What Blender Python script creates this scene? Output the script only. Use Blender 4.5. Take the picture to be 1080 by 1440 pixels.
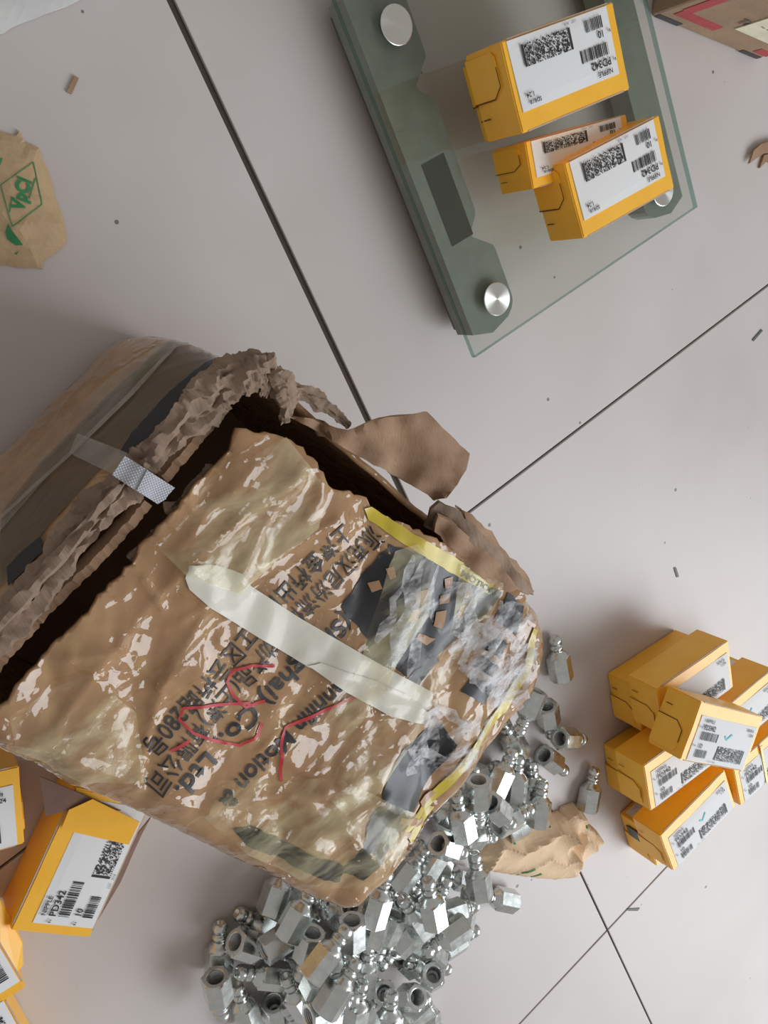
import bpy, bmesh, math, random
from mathutils import Vector, Matrix, noise, geometry
from mathutils.bvhtree import BVHTree

for o in list(bpy.data.objects): bpy.data.objects.remove(o, do_unlink=True)
SC = bpy.context.scene
COL = SC.collection
rnd = random.Random(7)

# ------------------------------------------------------------------ camera
# world: x and y follow the floor joints, z is up, floor top at z = 0
CAMR = ((0.393875, 0.809449, 0.435494), (0.761486, -0.552709, 0.338603), (0.514784, 0.198255, -0.834082))
FPX, CAMH = 1200.0, 0.634
CAMP = Vector((0, 0, CAMH))
cam = bpy.data.cameras.new('camera')
cam_o = bpy.data.objects.new('camera', cam); COL.objects.link(cam_o)
cam.sensor_fit = 'VERTICAL'; cam.sensor_height = 24.0; cam.sensor_width = 18.0
cam.lens = FPX / 1440 * 24.0; cam.clip_start = 0.02
ex, ey, ez = [Vector((CAMR[0][i], CAMR[1][i], CAMR[2][i])) for i in range(3)]
cam_o.matrix_world = Matrix(((ex.x, -ey.x, -ez.x, 0), (ex.y, -ey.y, -ez.y, 0), (ex.z, -ey.z, -ez.z, CAMH), (0, 0, 0, 1)))
SC.camera = cam_o

# ------------------------------------------------------------------ light
world = bpy.data.worlds.new('world'); SC.world = world; world.use_nodes = True
wb = world.node_tree.nodes['Background']; wb.inputs[0].default_value = (1.0, 0.95, 0.91, 1); wb.inputs[1].default_value = 0.35
def area(name, loc, target, sx, sy, power, col):
    l = bpy.data.lights.new(name, 'AREA'); l.shape = 'RECTANGLE'; l.size = sx; l.size_y = sy; l.energy = power; l.color = col
    o = bpy.data.objects.new(name, l); COL.objects.link(o); o.location = loc
    o.rotation_euler = (Vector(target) - Vector(loc)).to_track_quat('-Z', 'Y').to_euler()
    return o
# daylight from a tall window beyond the stacked boxes
area('window_daylight', (2.20, 1.25, 1.75), (0.4, 0.2, 0.1), 1.8, 1.8, 62, (0.88, 0.94, 1.0))
SC.view_settings.view_transform = 'Standard'; SC.view_settings.look = 'None'
SC.view_settings.gamma = 1; SC.view_settings.use_curve_mapping = False
SC.view_settings.exposure = 0.0

# ------------------------------------------------------------------ helpers
def px(x, y, z=0.0):
    "the point at height z seen at photo pixel x, y"
    d = ex * (x - 540) + ey * (y - 720) + ez * FPX
    t = (z - CAMH) / d.z
    return CAMP + d * t
def px2(x, y, z=0.0):
    p = px(x, y, z); return Vector((p.x, p.y))
def pray(x, y):
    return (ex * (x - 540) + ey * (y - 720) + ez * FPX).normalized()
def crop(o, k, pts): return [(o[0] + a / k, o[1] + b / k) for a, b in pts]

def tag(o, label=None, cat=None, group=None, kind=None):
    if label: o['label'] = label
    if cat: o['category'] = cat
    if group: o['group'] = group
    if kind: o['kind'] = kind
    return o
def empty(name, loc=(0, 0, 0), rz=0.0):
    o = bpy.data.objects.new(name, None); COL.objects.link(o); o.location = loc; o.rotation_euler = (0, 0, rz)
    o.empty_display_size = 0.02
    return o
def obj(name, me, mat, parent=None, smooth=False):
    o = bpy.data.objects.new(name, me); COL.objects.link(o)
    if mat and not me.materials: me.materials.append(mat)
    if parent: o.parent = parent
    if smooth:
        for p in me.polygons: p.use_smooth = True
    return o
def mesh(name, v, f):
    me = bpy.data.meshes.new(name); me.from_pydata([tuple(a) for a in v], [], f); me.update(); return me
def from_bm(name, bm):
    me = bpy.data.meshes.new(name); bm.to_mesh(me); bm.free(); return me
def box_bm(bm, x0, x1, y0, y1, z0, z1, bev=0.0):
    vs = [bm.verts.new(p) for p in ((x0,y0,z0),(x1,y0,z0),(x1,y1,z0),(x0,y1,z0),(x0,y0,z1),(x1,y0,z1),(x1,y1,z1),(x0,y1,z1))]
    fs = [bm.faces.new([vs[i] for i in q]) for q in ((3,2,1,0),(4,5,6,7),(0,1,5,4),(1,2,6,5),(2,3,7,6),(3,0,4,7))]
    if bev:
        es = list({e for f in fs for e in f.edges})
        bmesh.ops.bevel(bm, geom=es, offset=bev, segments=2, affect='EDGES', profile=0.5)
def box_mesh(name, *a, **k):
    bm = bmesh.new(); box_bm(bm, *a, **k); return from_bm(name, bm)
def densify(pts, step, jit=0.0, close=True, seed=1):
    r = random.Random(seed); out = []
    n = len(pts)
    for i in range(n if close else n - 1):
        a, b = Vector(pts[i]), Vector(pts[(i + 1) % n]); L = (b - a).length; m = max(1, int(L / step))
        nrm = Vector((-(b - a).y, (b - a).x)); nrm = nrm.normalized() if nrm.length > 0 else nrm
        for j in range(m):
            p = a.lerp(b, j / m)
            if jit: p = p + nrm * (r.uniform(-1, 1) * jit)
            out.append(p)
    if not close: out.append(Vector(pts[-1]))
    return out
def inside(p, poly):
    c = False; n = len(poly); j = n - 1
    for i in range(n):
        a, b = poly[i], poly[j]
        if (a[1] > p[1]) != (b[1] > p[1]) and p[0] < (b[0]-a[0])*(p[1]-a[1])/(b[1]-a[1]) + a[0]: c = not c
        j = i
    return c
def tri2d(outline, step):
    n = len(outline)
    pts = [Vector((p[0], p[1])) for p in outline]
    x0, x1 = min(p.x for p in pts), max(p.x for p in pts); y0, y1 = min(p.y for p in pts), max(p.y for p in pts)
    r = random.Random(3)
    inner = []
    y = y0 + step * .5; row = 0
    while y < y1:
        x = x0 + step * (.5 if row % 2 else 1)
        while x < x1:
            q = Vector((x + r.uniform(-.12, .12) * step, y + r.uniform(-.12, .12) * step))
            if inside(q, pts): inner.append(q)
            x += step
        y += step * .87; row += 1
    res = geometry.delaunay_2d_cdt(pts + inner, [], [list(range(n))], 1, 1e-6)
    return res[0], [list(f) for f in res[2]]
def solid(verts, faces, thick, down=None):
    "thicken a triangulated sheet by thick, along down or the vertex normals"
    n = len(verts); V = [Vector(v) for v in verts]
    if down is None:
        N = [Vector() for _ in V]
        for f in faces:
            a, b, c = V[f[0]], V[f[1]], V[f[2]]; k = (b - a).cross(c - a)
            for i in f: N[i] += k
        off = [-(k.normalized() if k.length else Vector((0, 0, 1))) * thick for k in N]
    else: off = [Vector(down) * thick] * n
    B = [v + o for v, o in zip(V, off)]
    F = [list(f) for f in faces] + [[i + n for i in reversed(f)] for f in faces]
    cnt = {}
    for f in faces:
        for i in range(len(f)):
            a, b = f[i], f[(i + 1) % len(f)]
            cnt[(a, b)] = cnt.get((a, b), 0) + 1
    for (a, b) in cnt:
        if (b, a) not in cnt: F.append([b, a, a + n, b + n])
    return V + B, F
def up_faces(v, f):
    out = []
    for q in f:
        a, b, c = [v[i] for i in q[:3]]
        out.append(q if (b - a).cross(c - a) >= 0 else q[::-1])
    return out
def fbm(x, y, z, o=4): return noise.fractal(Vector((x, y, z)), 1.0, 2.0, o)
def lathe(prof, seg=24, axis='x'):
    "prof: list of (along, radius)"
    v, f = [], []
    for a, r in prof:
        for i in range(seg):
            t = 2 * math.pi * i / seg
            v.append((a, r * math.cos(t), r * math.sin(t)) if axis == 'x' else (r * math.cos(t), r * math.sin(t), a))
    for k in range(len(prof) - 1):
        for i in range(seg):
            j = (i + 1) % seg
            f.append([k*seg+i, k*seg+j, (k+1)*seg+j, (k+1)*seg+i])
    return v, f

# ------------------------------------------------------------------ materials
class NT:
    def __init__(s, name):
        s.m = bpy.data.materials.new(name); s.m.use_nodes = True; s.t = s.m.node_tree
        s.p = s.t.nodes['Principled BSDF']; s.out = s.t.nodes['Material Output']
    def n(s, ty, **k):
        nd = s.t.nodes.new(ty)
        for a, b in k.items():
            if a in nd.inputs: nd.inputs[a].default_value = b
            else: setattr(nd, a, b)
        return nd
    def l(s, a, b): s.t.links.new(a, b)
    def coord(s, scale=(1, 1, 1), rot=(0, 0, 0), kind='Object'):
        c = s.n('ShaderNodeTexCoord'); m = s.n('ShaderNodeMapping'); m.inputs['Scale'].default_value = scale; m.inputs['Rotation'].default_value = rot
        s.l(c.outputs[kind], m.inputs[0]); return m.outputs[0]
    def noise(s, vec, scale, detail=4, rough=.55, dist=0):
        nd = s.n('ShaderNodeTexNoise', Scale=scale, Detail=detail, Roughness=rough, Distortion=dist); s.l(vec, nd.inputs['Vector']); return nd.outputs[0]
    def ramp(s, fac, stops):
        r = s.n('ShaderNodeValToRGB'); e = r.color_ramp.elements
        while len(e) < len(stops): e.new(0.5)
        for q, (p, c) in zip(e, stops):
            q.position = p; q.color = c if len(c) == 4 else (*c, 1)
        s.l(fac, r.inputs[0]); return r.outputs[0]
    def mix(s, fac, a, b, mode='MIX'):
        m = s.n('ShaderNodeMix', data_type='RGBA', blend_type=mode)
        for v, i in ((fac, 0), (a, 6), (b, 7)):
            if isinstance(v, (int, float)): m.inputs[i].default_value = v
            elif isinstance(v, tuple): m.inputs[i].default_value = v if len(v) == 4 else (*v, 1)
            else: s.l(v, m.inputs[i])
        return m.outputs[2]
    def math(s, op, a, b=0.0):
        m = s.n('ShaderNodeMath', operation=op)
        for v, i in ((a, 0), (b, 1)):
            if isinstance(v, (int, float)): m.inputs[i].default_value = v
            else: s.l(v, m.inputs[i])
        return m.outputs[0]
    def bump(s, hgt, strength, dist=0.001, nrm=None):
        b = s.n('ShaderNodeBump', Strength=strength, Distance=dist); s.l(hgt, b.inputs['Height'])
        if nrm: s.l(nrm, b.inputs['Normal'])
        return b.outputs[0]
    def set(s, **k):
        for a, b in k.items():
            i = s.p.inputs[a.replace('_', ' ')]
            if isinstance(b, (int, float)): i.default_value = b
            elif isinstance(b, tuple): i.default_value = b if len(b) == 4 else (*b, 1)
            else: s.l(b, i)
        return s
def srgb(r, g, b):
    f = lambda c: c / 12.92 if c <= .04045 else ((c + .055) / 1.055) ** 2.4
    return (f(r / 255), f(g / 255), f(b / 255), 1)
def simple(name, col, rough=.6, bump=0.0, bscale=300, metal=0, var=0.08, coat=0):
    m = NT(name); c = m.coord()
    nz = m.noise(c, bscale * .25, 5)
    dk = tuple(x * (1 - var * 2) for x in col[:3]); lt = tuple(min(1, x * (1 + var)) for x in col[:3])
    m.set(Base_Color=m.ramp(nz, [(.3, dk), (.7, lt)]), Roughness=rough, Metallic=metal, Coat_Weight=coat, Coat_Roughness=.12)
    if bump: m.set(Normal=m.bump(m.noise(c, bscale, 4), bump))
    return m.m

def mat_tile():
    m = NT('porcelain_tile'); c = m.coord()
    a = m.noise(c, 5, 5, .6); b = m.noise(c, 40, 4)
    base = m.ramp(a, [(.3, srgb(192, 184, 180)), (.7, srgb(206, 199, 196))])
    base = m.mix(m.ramp(b, [(.35, (.0, .0, .0)), (.7, (.25, .25, .25))]), base, srgb(190, 182, 176))
    vo = m.n('ShaderNodeTexVoronoi', Scale=34.0, Randomness=1.0); m.l(c, vo.inputs['Vector'])
    vs = m.n('ShaderNodeTexVoronoi', Scale=34.0, Randomness=1.0); m.l(c, vs.inputs['Vector'])
    hs = m.n('ShaderNodeSeparateColor'); m.l(vs.outputs['Color'], hs.inputs[0])
    thr = m.math('MULTIPLY', m.math('GREATER_THAN', hs.outputs[0], .45), m.math('MULTIPLY', hs.outputs[1], .075))
    sp = m.math('LESS_THAN', vo.outputs['Distance'], thr)
    base = m.mix(m.math('MULTIPLY', sp, .75), base, srgb(72, 66, 62))
    m.set(Base_Color=base, Roughness=m.ramp(a, [(.3, (.36,)*3), (.7, (.46,)*3)]), Normal=m.bump(b, .04, .0006))
    m.p.inputs['Specular IOR Level'].default_value = .45
    return m.m
M = {}
M['tile'] = mat_tile()
M['grout'] = simple('dark_grout', srgb(74, 64, 56), .9, .4, 400)
def mat_kraft(name, c1, c2, rough=.8, b=.35, sc=180):
    m = NT(name); c = m.coord()
    n1 = m.noise(c, 22, 5, .6); n2 = m.noise(m.coord((1, 6, 1)), sc, 4)
    m.set(Base_Color=m.mix(m.ramp(n2, [(.4, (0, 0, 0)), (.7, (.3,)*3)]), m.ramp(n1, [(.32, c1), (.68, c2)]), tuple(x * .75 for x in c1[:3])), Roughness=rough, Normal=m.bump(n2, b, .0006))
    return m.m
M['kraft'] = mat_kraft('kraft_board', srgb(150, 118, 92), srgb(176, 143, 114))
M['torn'] = mat_kraft('torn_paper_fibre', srgb(126, 106, 90), srgb(166, 142, 122), .95, .8, 120)
M['paper'] = mat_kraft('kraft_wrapping_paper', srgb(222, 192, 156), srgb(238, 208, 172), .75, .12, 160)
M['paper_dull'] = mat_kraft('kraft_packet_paper', srgb(188, 160, 122), srgb(204, 176, 138), .75, .12, 160)
def mat_taped():
    "kraft board under layers of crinkled clear tape"
    m = NT('taped_kraft'); c = m.coord()
    n1 = m.noise(c, 14, 5, .6); n2 = m.noise(c, 60, 4)
    base = m.ramp(n1, [(.3, srgb(146, 112, 82)), (.55, srgb(168, 131, 97)), (.75, srgb(184, 150, 112))])
    base = m.mix(m.ramp(n2, [(.5, (0, 0, 0)), (.75, (.22,)*3)]), base, srgb(216, 190, 132))
    w = m.coord((1, 1, 1)); dn = m.n('ShaderNodeTexNoise', Scale=18.0, Detail=3.0); m.l(w, dn.inputs['Vector'])
    wv = m.mix(.06, w, dn.outputs[1])
    v1 = m.n('ShaderNodeTexVoronoi', Scale=26.0, feature='DISTANCE_TO_EDGE'); m.l(wv, v1.inputs['Vector'])
    cr = m.ramp(v1.outputs[0], [(0, (1,)*3), (.12, (.2,)*3), (.5, (0,)*3)])
    st = m.noise(m.coord((1, .28, 1), (0, 0, .75)), 55, 3, .5, .6)
    v2 = m.n('ShaderNodeTexVoronoi', Scale=30.0, feature='DISTANCE_TO_EDGE'); m.l(m.mix(.05, m.coord((1.4, .45, 1), (0, 0, .9)), dn.outputs[1]), v2.inputs['Vector'])
    cr2 = m.ramp(v2.outputs[0], [(0, (1,)*3), (.05, (.25,)*3), (.16, (0,)*3)])
    hsum = m.math('ADD', m.math('ADD', m.math('MULTIPLY', cr, .5), m.math('MULTIPLY', cr2, 1.7)), m.math('MULTIPLY', st, .30))
    m.set(Base_Color=base, Roughness=.7, Specular_IOR_Level=.25, Coat_Weight=1.0, Coat_Roughness=.045, Coat_IOR=1.55, Coat_Tint=(1, .97, .88))
    m.l(m.bump(hsum, .7, .0018), m.p.inputs['Coat Normal'])
    m.set(Normal=m.bump(n2, .25, .001))
    return m.m
M['taped'] = mat_taped()
def mat_film(name, col, lo, hi, scale=(1, 1, 1), rot=0, nsc=40, rough=.16, alo=.42, ahi=.62, coat=.6):
    "clear plastic tape: mostly see-through, milky where it is stretched"
    m = NT(name); c = m.coord(scale, (0, 0, rot))
    n1 = m.noise(c, nsc, 4, .6, .4)
    alpha = m.ramp(n1, [(alo, (lo,)*3), (ahi, (hi,)*3)])
    st = m.noise(m.coord((1, .22, 1), (0, 0, rot)), 90, 3, .5, .5)
    m.set(Base_Color=col, Roughness=rough, Alpha=alpha, Normal=m.bump(st, .6, .0016), Coat_Weight=coat, Coat_Roughness=.06)
    return m.m
M['film_yellow'] = mat_film('yellowed_clear_tape', srgb(238, 228, 184), .03, .42, (1, .3, 1), .6)
M['film_white'] = mat_film('stretched_clear_tape', srgb(222, 222, 226), .0, .80, (1, .5, 1), -.95, 75, .5, .46, .66, 0)
M['film_streak'] = mat_film('milky_tape_streak', srgb(222, 222, 222), .0, .62, (1, .6, 1), -.95, 150, .4, .36, .66, .2)
M['film_brown'] = mat_film('brown_packing_tape', srgb(92, 74, 48), .45, .95, (1, .3, 1), -.3, 26)
M['film_clear'] = mat_film('clear_tape', srgb(190, 188, 180), .08, .34, (1, .3, 1), -.3, 26)
M['film_edge'] = mat_film('tape_edge', srgb(190, 184, 172), .25, .6, (1, .3, 1), -.3, 26)
M['ink'] = simple('black_ink', srgb(24, 24, 26), .45, 0, 300, 0, .1, .2)
M['ink_soft'] = simple('grey_black_ink', srgb(50, 50, 52), .5)
M['knock'] = simple('bare_kraft_letter', srgb(176, 136, 98), .55, .1, 200, 0, .06, .4)
M['red'] = simple('red_marker', srgb(196, 52, 60), .5)
M['yellow_print'] = simple('yellow_print', srgb(206, 182, 30), .5, 0, 200, 0, .12, .6)
M['green'] = simple('green_print', srgb(52, 140, 84), .6, 0, 300, 0, .12)
M['teal'] = simple('teal_marker', srgb(60, 190, 200), .5)
M['white_tape'] = simple('white_paper_tape', srgb(218, 214, 200), .5, .1, 160, 0, .05, .3)
def mat_weave():
    m = NT('woven_white_strap'); c = m.coord()
    w1 = m.n('ShaderNodeTexWave', Scale=240.0); w1.bands_direction = 'X'; m.l(m.coord((1, 1, 1), (0, 0, .2)), w1.inputs['Vector'])
    w2 = m.n('ShaderNodeTexWave', Scale=240.0); w2.bands_direction = 'Y'; m.l(m.coord((1, 1, 1), (0, 0, .2)), w2.inputs['Vector'])
    s = m.math('MULTIPLY', w1.outputs[1], w2.outputs[1])
    m.set(Base_Color=m.ramp(s, [(.1, srgb(170, 172, 180)), (.6, srgb(222, 224, 230))]), Roughness=.35, Normal=m.bump(s, .6, .0008))
    return m.m
M['weave'] = mat_weave()
def mat_yellow():
    m = NT('yellow_carton_board'); c = m.coord()
    n1 = m.noise(c, 30, 5); n2 = m.noise(c, 260, 3)
    m.set(Base_Color=m.ramp(n1, [(.3, srgb(252, 184, 44)), (.7, srgb(255, 196, 62))]), Roughness=.42, Coat_Weight=.25, Coat_Roughness=.22,
          Normal=m.bump(m.math('ADD', n1, m.math('MULTIPLY', n2, .15)), .3, .001))
    return m.m
M['yellow'] = mat_yellow()
M['edge'] = simple('worn_board_edge', srgb(196, 178, 160), .9, .3, 400)
M['slot'] = simple('cut_line_brown', srgb(110, 66, 20), .9)
M['inner'] = simple('brown_board_inside', srgb(126, 98, 84), .9, .2, 200)
def mat_label():
    m = NT('white_label_paper'); c = m.coord()
    n1 = m.noise(c, 45, 5, .65)
    m.set(Base_Color=m.ramp(n1, [(.3, srgb(198, 194, 194)), (.5, srgb(236, 233, 236))]), Roughness=.45)
    return m.m
M['label'] = mat_label()
M['print'] = simple('label_print', srgb(44, 42, 44), .6, 0, 300, 0, .05)
M['print_grey'] = simple('label_print_grey', srgb(120, 118, 122), .6, 0, 300, 0, .05)
def mat_zinc():
    m = NT('zinc_plated_steel'); c = m.coord()
    n = m.noise(c, 120, 4)
    m.set(Base_Color=m.ramp(n, [(.3, (.63, .66, .64)), (.7, (.74, .77, .75))]), Metallic=1.0, Roughness=m.ramp(n, [(.3, (.22,)*3), (.7, (.32,)*3)]))
    return m.m
M['zinc'] = mat_zinc()
M['zinc_dark'] = simple('threaded_bore', (.55, .57, .57, 1), .4, .3, 900, 1.0)
def mat_glass(tint, name):
    "thin clear pane: tinted see-through plus a fresnel gloss"
    m = NT(name)
    tr = m.n('ShaderNodeBsdfTransparent', Color=(*tint, 1)); gl = m.n('ShaderNodeBsdfGlossy', Roughness=.02, Color=(.95, 1, .98, 1))
    lw = m.n('ShaderNodeLayerWeight', Blend=.5); mx_ = m.n('ShaderNodeMixShader')
    m.l(m.math('ADD', m.math('MULTIPLY', m.math('POWER', lw.outputs['Facing'], 4.0), .6), .035), mx_.inputs[0]); m.l(tr.outputs[0], mx_.inputs[1]); m.l(gl.outputs[0], mx_.inputs[2]); m.l(mx_.outputs[0], m.out.inputs['Surface'])
    return m.m
M['glass_edge'] = mat_glass((.42, .60, .56), 'glass_edge')
M['glass'] = mat_glass((.905, .92, .895), 'tempered_glass')
M['plastic'] = simple('grey_plastic', srgb(134, 140, 132), .45, .05, 200)
M['plastic_dark'] = simple('dark_grey_plastic', srgb(84, 88, 80), .5)
M['lcd_hole_shade'] = simple('blank_display_hole_shade', srgb(66, 68, 58), .25)
def mat_brushed():
    m = NT('radially_brushed_steel'); c = m.n('ShaderNodeTexCoord')
    t = m.n('ShaderNodeTangent', direction_type='RADIAL', axis='Z')
    m.set(Base_Color=(.80, .80, .76), Metallic=1.0, Roughness=.28, Anisotropic=.85)
    m.l(t.outputs[0], m.p.inputs['Tangent'])
    return m.m
M['brushed'] = mat_brushed()
M['cream'] = simple('cream_note_paper', srgb(226, 222, 196), .7, .05, 200)
M['carton_red'] = simple('red_print_band', srgb(176, 72, 76), .7)
M['carton_brown'] = mat_kraft('carton_board', srgb(146, 122, 98), srgb(164, 138, 110))
M['plastic_sheet'] = simple('pale_plastic_film', srgb(206, 206, 204), .25, .4, 60)

# ------------------------------------------------------------------ text
def text_mesh(body, size, bold=0.0, align='LEFT', seg=0.0, spacing=1.0):
    cu = bpy.data.curves.new('print', 'FONT'); cu.body = body; cu.size = size; cu.align_x = align; cu.offset = bold; cu.resolution_u = 3
    cu.space_character = spacing
    o = bpy.data.objects.new('print', cu); COL.objects.link(o)
    bpy.context.view_layer.update()
    me = bpy.data.meshes.new_from_object(o.evaluated_get(bpy.context.evaluated_depsgraph_get()))
    bpy.data.objects.remove(o); bpy.data.curves.remove(cu)
    me.materials.clear()
    if seg:
        bm = bmesh.new(); bm.from_mesh(me); bmesh.ops.triangulate(bm, faces=bm.faces)
        for _ in range(5):
            es = [e for e in bm.edges if e.calc_length() > seg]
            if not es: break
            bmesh.ops.subdivide_edges(bm, edges=es, cuts=1); bmesh.ops.triangulate(bm, faces=bm.faces)
        bm.to_mesh(me); bm.free()
    return me

# ================================================================== floor
floor = tag(obj('floor', box_mesh('floor', -1.2, 2.6, -1.4, 2.2, -.03, -.003), M['grout']), kind='structure')
JX = [0.3848 + .6 * k for k in range(-2, 4)]; JY = [0.2814 + .6 * k for k in range(-2, 4)]
for i in range(5):
    for j in range(5):
        gl = gr_ = .0011
        g0 = .0028 if (JY[j] > .2 and JY[j] < .4 and JX[i] < .3) else .0011
        g1 = .0028 if (JY[j + 1] > .2 and JY[j + 1] < .4 and JX[i] < .3) else .0011
        obj('tile', box_mesh('tile', JX[i] + .0013, JX[i + 1] - .0013, JY[j] + g0, JY[j + 1] - g1, -.012, 0, bev=.0007), M['tile'], floor)

# ================================================================== big torn carton
ZT = 0.185
A, B, C, D = [px2(*p, ZT) for p in ((-100, 1003), (370, 512), (756, 858), (476, 1262))]
cen = (A + B + C + D) / 4
def rounded(poly, rad, n=6):
    out = []
    m = len(poly)
    for i in range(m):
        p0, p, p1 = poly[i - 1], poly[i], poly[(i + 1) % m]
        r = rad[i]; a = p + (p0 - p).normalized() * r; b = p + (p1 - p).normalized() * r
        for k in range(n + 1):
            t = k / n; out.append(a * (1 - t) ** 2 + p * 2 * t * (1 - t) + b * t * t)
    return out
corner = [A, B, C, D]
rad = [.03, .035, .045, .02]
rimR = .016
base_outline = rounded(corner, rad)
def dseg(p, a, b):
    ab = b - a; t = max(0, min(1, (p - a).dot(ab) / ab.dot(ab))); return (p - (a + ab * t)).length
rim = densify(base_outline, .006)
NR = len(rim)
nAB = Vector((-(B - A).y, (B - A).x)).normalized()
if (cen - A).dot(nAB) > 0: nAB = -nAB
def wall_point(i, z):
    p = rim[i].copy(); q = z / (ZT - rimR)
    dAB = max(0.0, 1 - dseg(p, A, B) / .05)
    dirn = (p - cen).normalized()
    p = p + nAB * (dAB * (.030 * (1 - q) ** .8 + .012 * math.sin(math.pi * q))) + dirn * (.004 * math.sin(math.pi * q))
    k = fbm(p.x * 14, p.y * 14, z * 14) * .004
    p = p + dirn * k
    return Vector((p.x, p.y, z))
carton = tag(empty('cardboard_carton', (cen.x, cen.y, 0)), 'large torn cardboard carton wrapped in crinkled tape, ripped open along two edges', 'carton')
def cpart(name, me, mat, parent=None, smooth=True):
    "carton part given in world coordinates"
    o = obj(name, me, mat, parent or carton, smooth)
    o.location = (-cen.x, -cen.y, 0) if parent is None else (0, 0, 0)
    return o
NZ = 26
wv, wf = [], []
for k in range(NZ + 1):
    z = .0005 + (ZT - rimR - .0005) * k / NZ
    for i in range(NR): wv.append(wall_point(i, z))
for k in range(NZ):
    for i in range(NR):
        j = (i + 1) % NR
        wf.append([k*NR+i, k*NR+j, (k+1)*NR+j]); wf.append([k*NR+i, (k+1)*NR+j, (k+1)*NR+i])
def orient_out(v, f):
    a, b, c = v[f[0][0]], v[f[0][1]], v[f[0][2]]
    nn = (b - a).cross(c - a); mid = (a + b + c) / 3
    if nn.dot(Vector((mid.x - cen.x, mid.y - cen.y, 0))) < 0: return [q[::-1] for q in f]
    return f
wf = orient_out(wv, wf)
sv, sf = solid(wv, wf, .004)
walls = cpart('wall_panels', mesh('wall_panels', sv, sf), M['taped'])
bt = rounded([p + (cen - p).normalized() * .006 for p in corner], rad)
tv, tf = tri2d([(p.x, p.y) for p in densify(bt, .02)], .03)
tf = up_faces(tv, tf)
v_, f_ = solid([Vector((p.x, p.y, .005)) for p in tv], tf, .004, (0, 0, -1))
cpart('bottom_panel', mesh('bottom_panel', v_, f_), M['kraft'], smooth=False)

# top panel: torn on two sides, rolled over the other two
torn_px = [(-60, 1008), (0, 990), (22, 962), (40, 945), (60, 925), (85, 893), (104, 872), (122, 858), (128, 842), (160, 812), (183, 792), (196, 768), (222, 742), (240, 722), (262, 694), (285, 668), (300, 650), (316, 630), (324, 612),
           (329, 598), (352, 606), (385, 609), (412, 622), (432, 642), (446, 662), (456, 681), (480, 688), (512, 700), (518, 713), (543, 727), (562, 735), (600, 752), (650, 782), (700, 812)]
fold_px = [(735, 838), (752, 860), (760, 885), (758, 915), (744, 966), (700, 1031), (636, 1112), (560, 1200), (505, 1252), (490, 1264), (474, 1269), (440, 1261), (350, 1216), (240, 1163), (120, 1107), (0, 1052), (-70, 1020)]
torn_w = densify([px2(*p, ZT) for p in torn_px], .0035, .0011, close=False, seed=5)
fold_w = densify([px2(*p, ZT - .010) for p in fold_px], .005, 0, close=False)
panel_outline = torn_w + fold_w
fold_edge = [px2(*p, ZT - .010) for p in fold_px]
ridges = [([(255, 792), (140, 929), (67, 1036)], .0045, .006), ([(296, 840), (230, 947), (189, 1099)], .003, .004), ([(404, 667), (327, 809)], .004, .005), ([(467, 729), (333, 818)], .004, .004),
          ([(405, 665), (255, 790)], .005, .007), ([(350, 650), (245, 770)], .003, .004), ([(0, 1035), (60, 1040), (190, 1098), (330, 1150), (440, 1180)], .005, .006), ([(440, 650), (445, 700), (400, 760)], .003, .005),
          ([(330, 1020), (440, 1090), (560, 1130)], .004, .007), ([(390, 1100), (470, 1150), (520, 1200)], .005, .006), ([(300, 1120), (420, 1110), (520, 1080)], .004, .006), ([(500, 1180), (440, 1230)], .004, .006),
          ([(600, 960), (520, 1100)], .002, .008), ([(560, 860), (520, 960), (440, 1080)], .002, .008), ([(430, 930), (600, 985)], .003, .004), ([(216, 772), (430, 895), (600, 975)], .0025, .01), ([(530, 1110), (430, 1160), (330, 1190)], .004, .005)]
_rr = random.Random(21)
for _ in range(46):
    x, y = _rr.uniform(20, 720), _rr.uniform(640, 1230); an = _rr.choice((2.25, 2.3, .45, 1.2, 2.8)) + _rr.uniform(-.3, .3); L = _rr.uniform(25, 90)
    ridges.append(([(x, y), (x + math.cos(an) * L, y + math.sin(an) * L)], _rr.uniform(.0012, .0032), _rr.uniform(.0018, .0032)))
ridges = [([px2(*p, ZT) for p in pl], a, w) for pl, a, w in ridges]
hills = [(px2(x, y, ZT), R_, a_) for x, y, R_, a_ in ((280, 806, .020, .007), (505, 1160, .026, .010), (430, 1185, .020, .007), (335, 780, .018, .006), (150, 945, .022, .006), (95, 1050, .018, .006), (350, 660, .022, .006), (455, 1100, .018, .005), (565, 1120, .016, .005), (250, 1110, .022, .006), (600, 870, .025, .005), (690, 900, .022, .005))]
def ztop(p):
    p = Vector((p[0], p[1]))
    z = ZT + .006 * fbm(p.x * 9, p.y * 9, 1.3, 3)
    u, w_ = p.x * .6 + p.y * .8, p.y * .6 - p.x * .8
    for sc_, amp_, sd in ((13, .010, 1), (27, .0032, 5), (60, .0010, 8)):
        dst = noise.voronoi(Vector((u * sc_ * 1.25, w_ * sc_ * .62, sd)))[0]
        z += amp_ * min(.55, dst[1] - dst[0])
    for pl, a, w in ridges:
        d = min(dseg(p, pl[i], pl[i + 1]) for i in range(len(pl) - 1))
        if d < w * 4: z += a * math.exp(-d / w)
    for hc, R_, a_ in hills:
        q = (p - hc).length / R_
        if q < 2.5: z += a_ * math.exp(-q * q)
    de = min(dseg(p, fold_edge[i], fold_edge[i + 1]) for i in range(len(fold_edge) - 1))
    r = rimR
    if de < r: z -= r - math.sqrt(max(0, r * r - (r - de) ** 2))
    return z
tv, tf = tri2d([(p.x, p.y) for p in panel_outline], .0026)
tf = up_faces(tv, tf)
pv = [Vector((p.x, p.y, ztop(p))) for p in tv]
top_bvh = BVHTree.FromPolygons(pv, tf)
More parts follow.
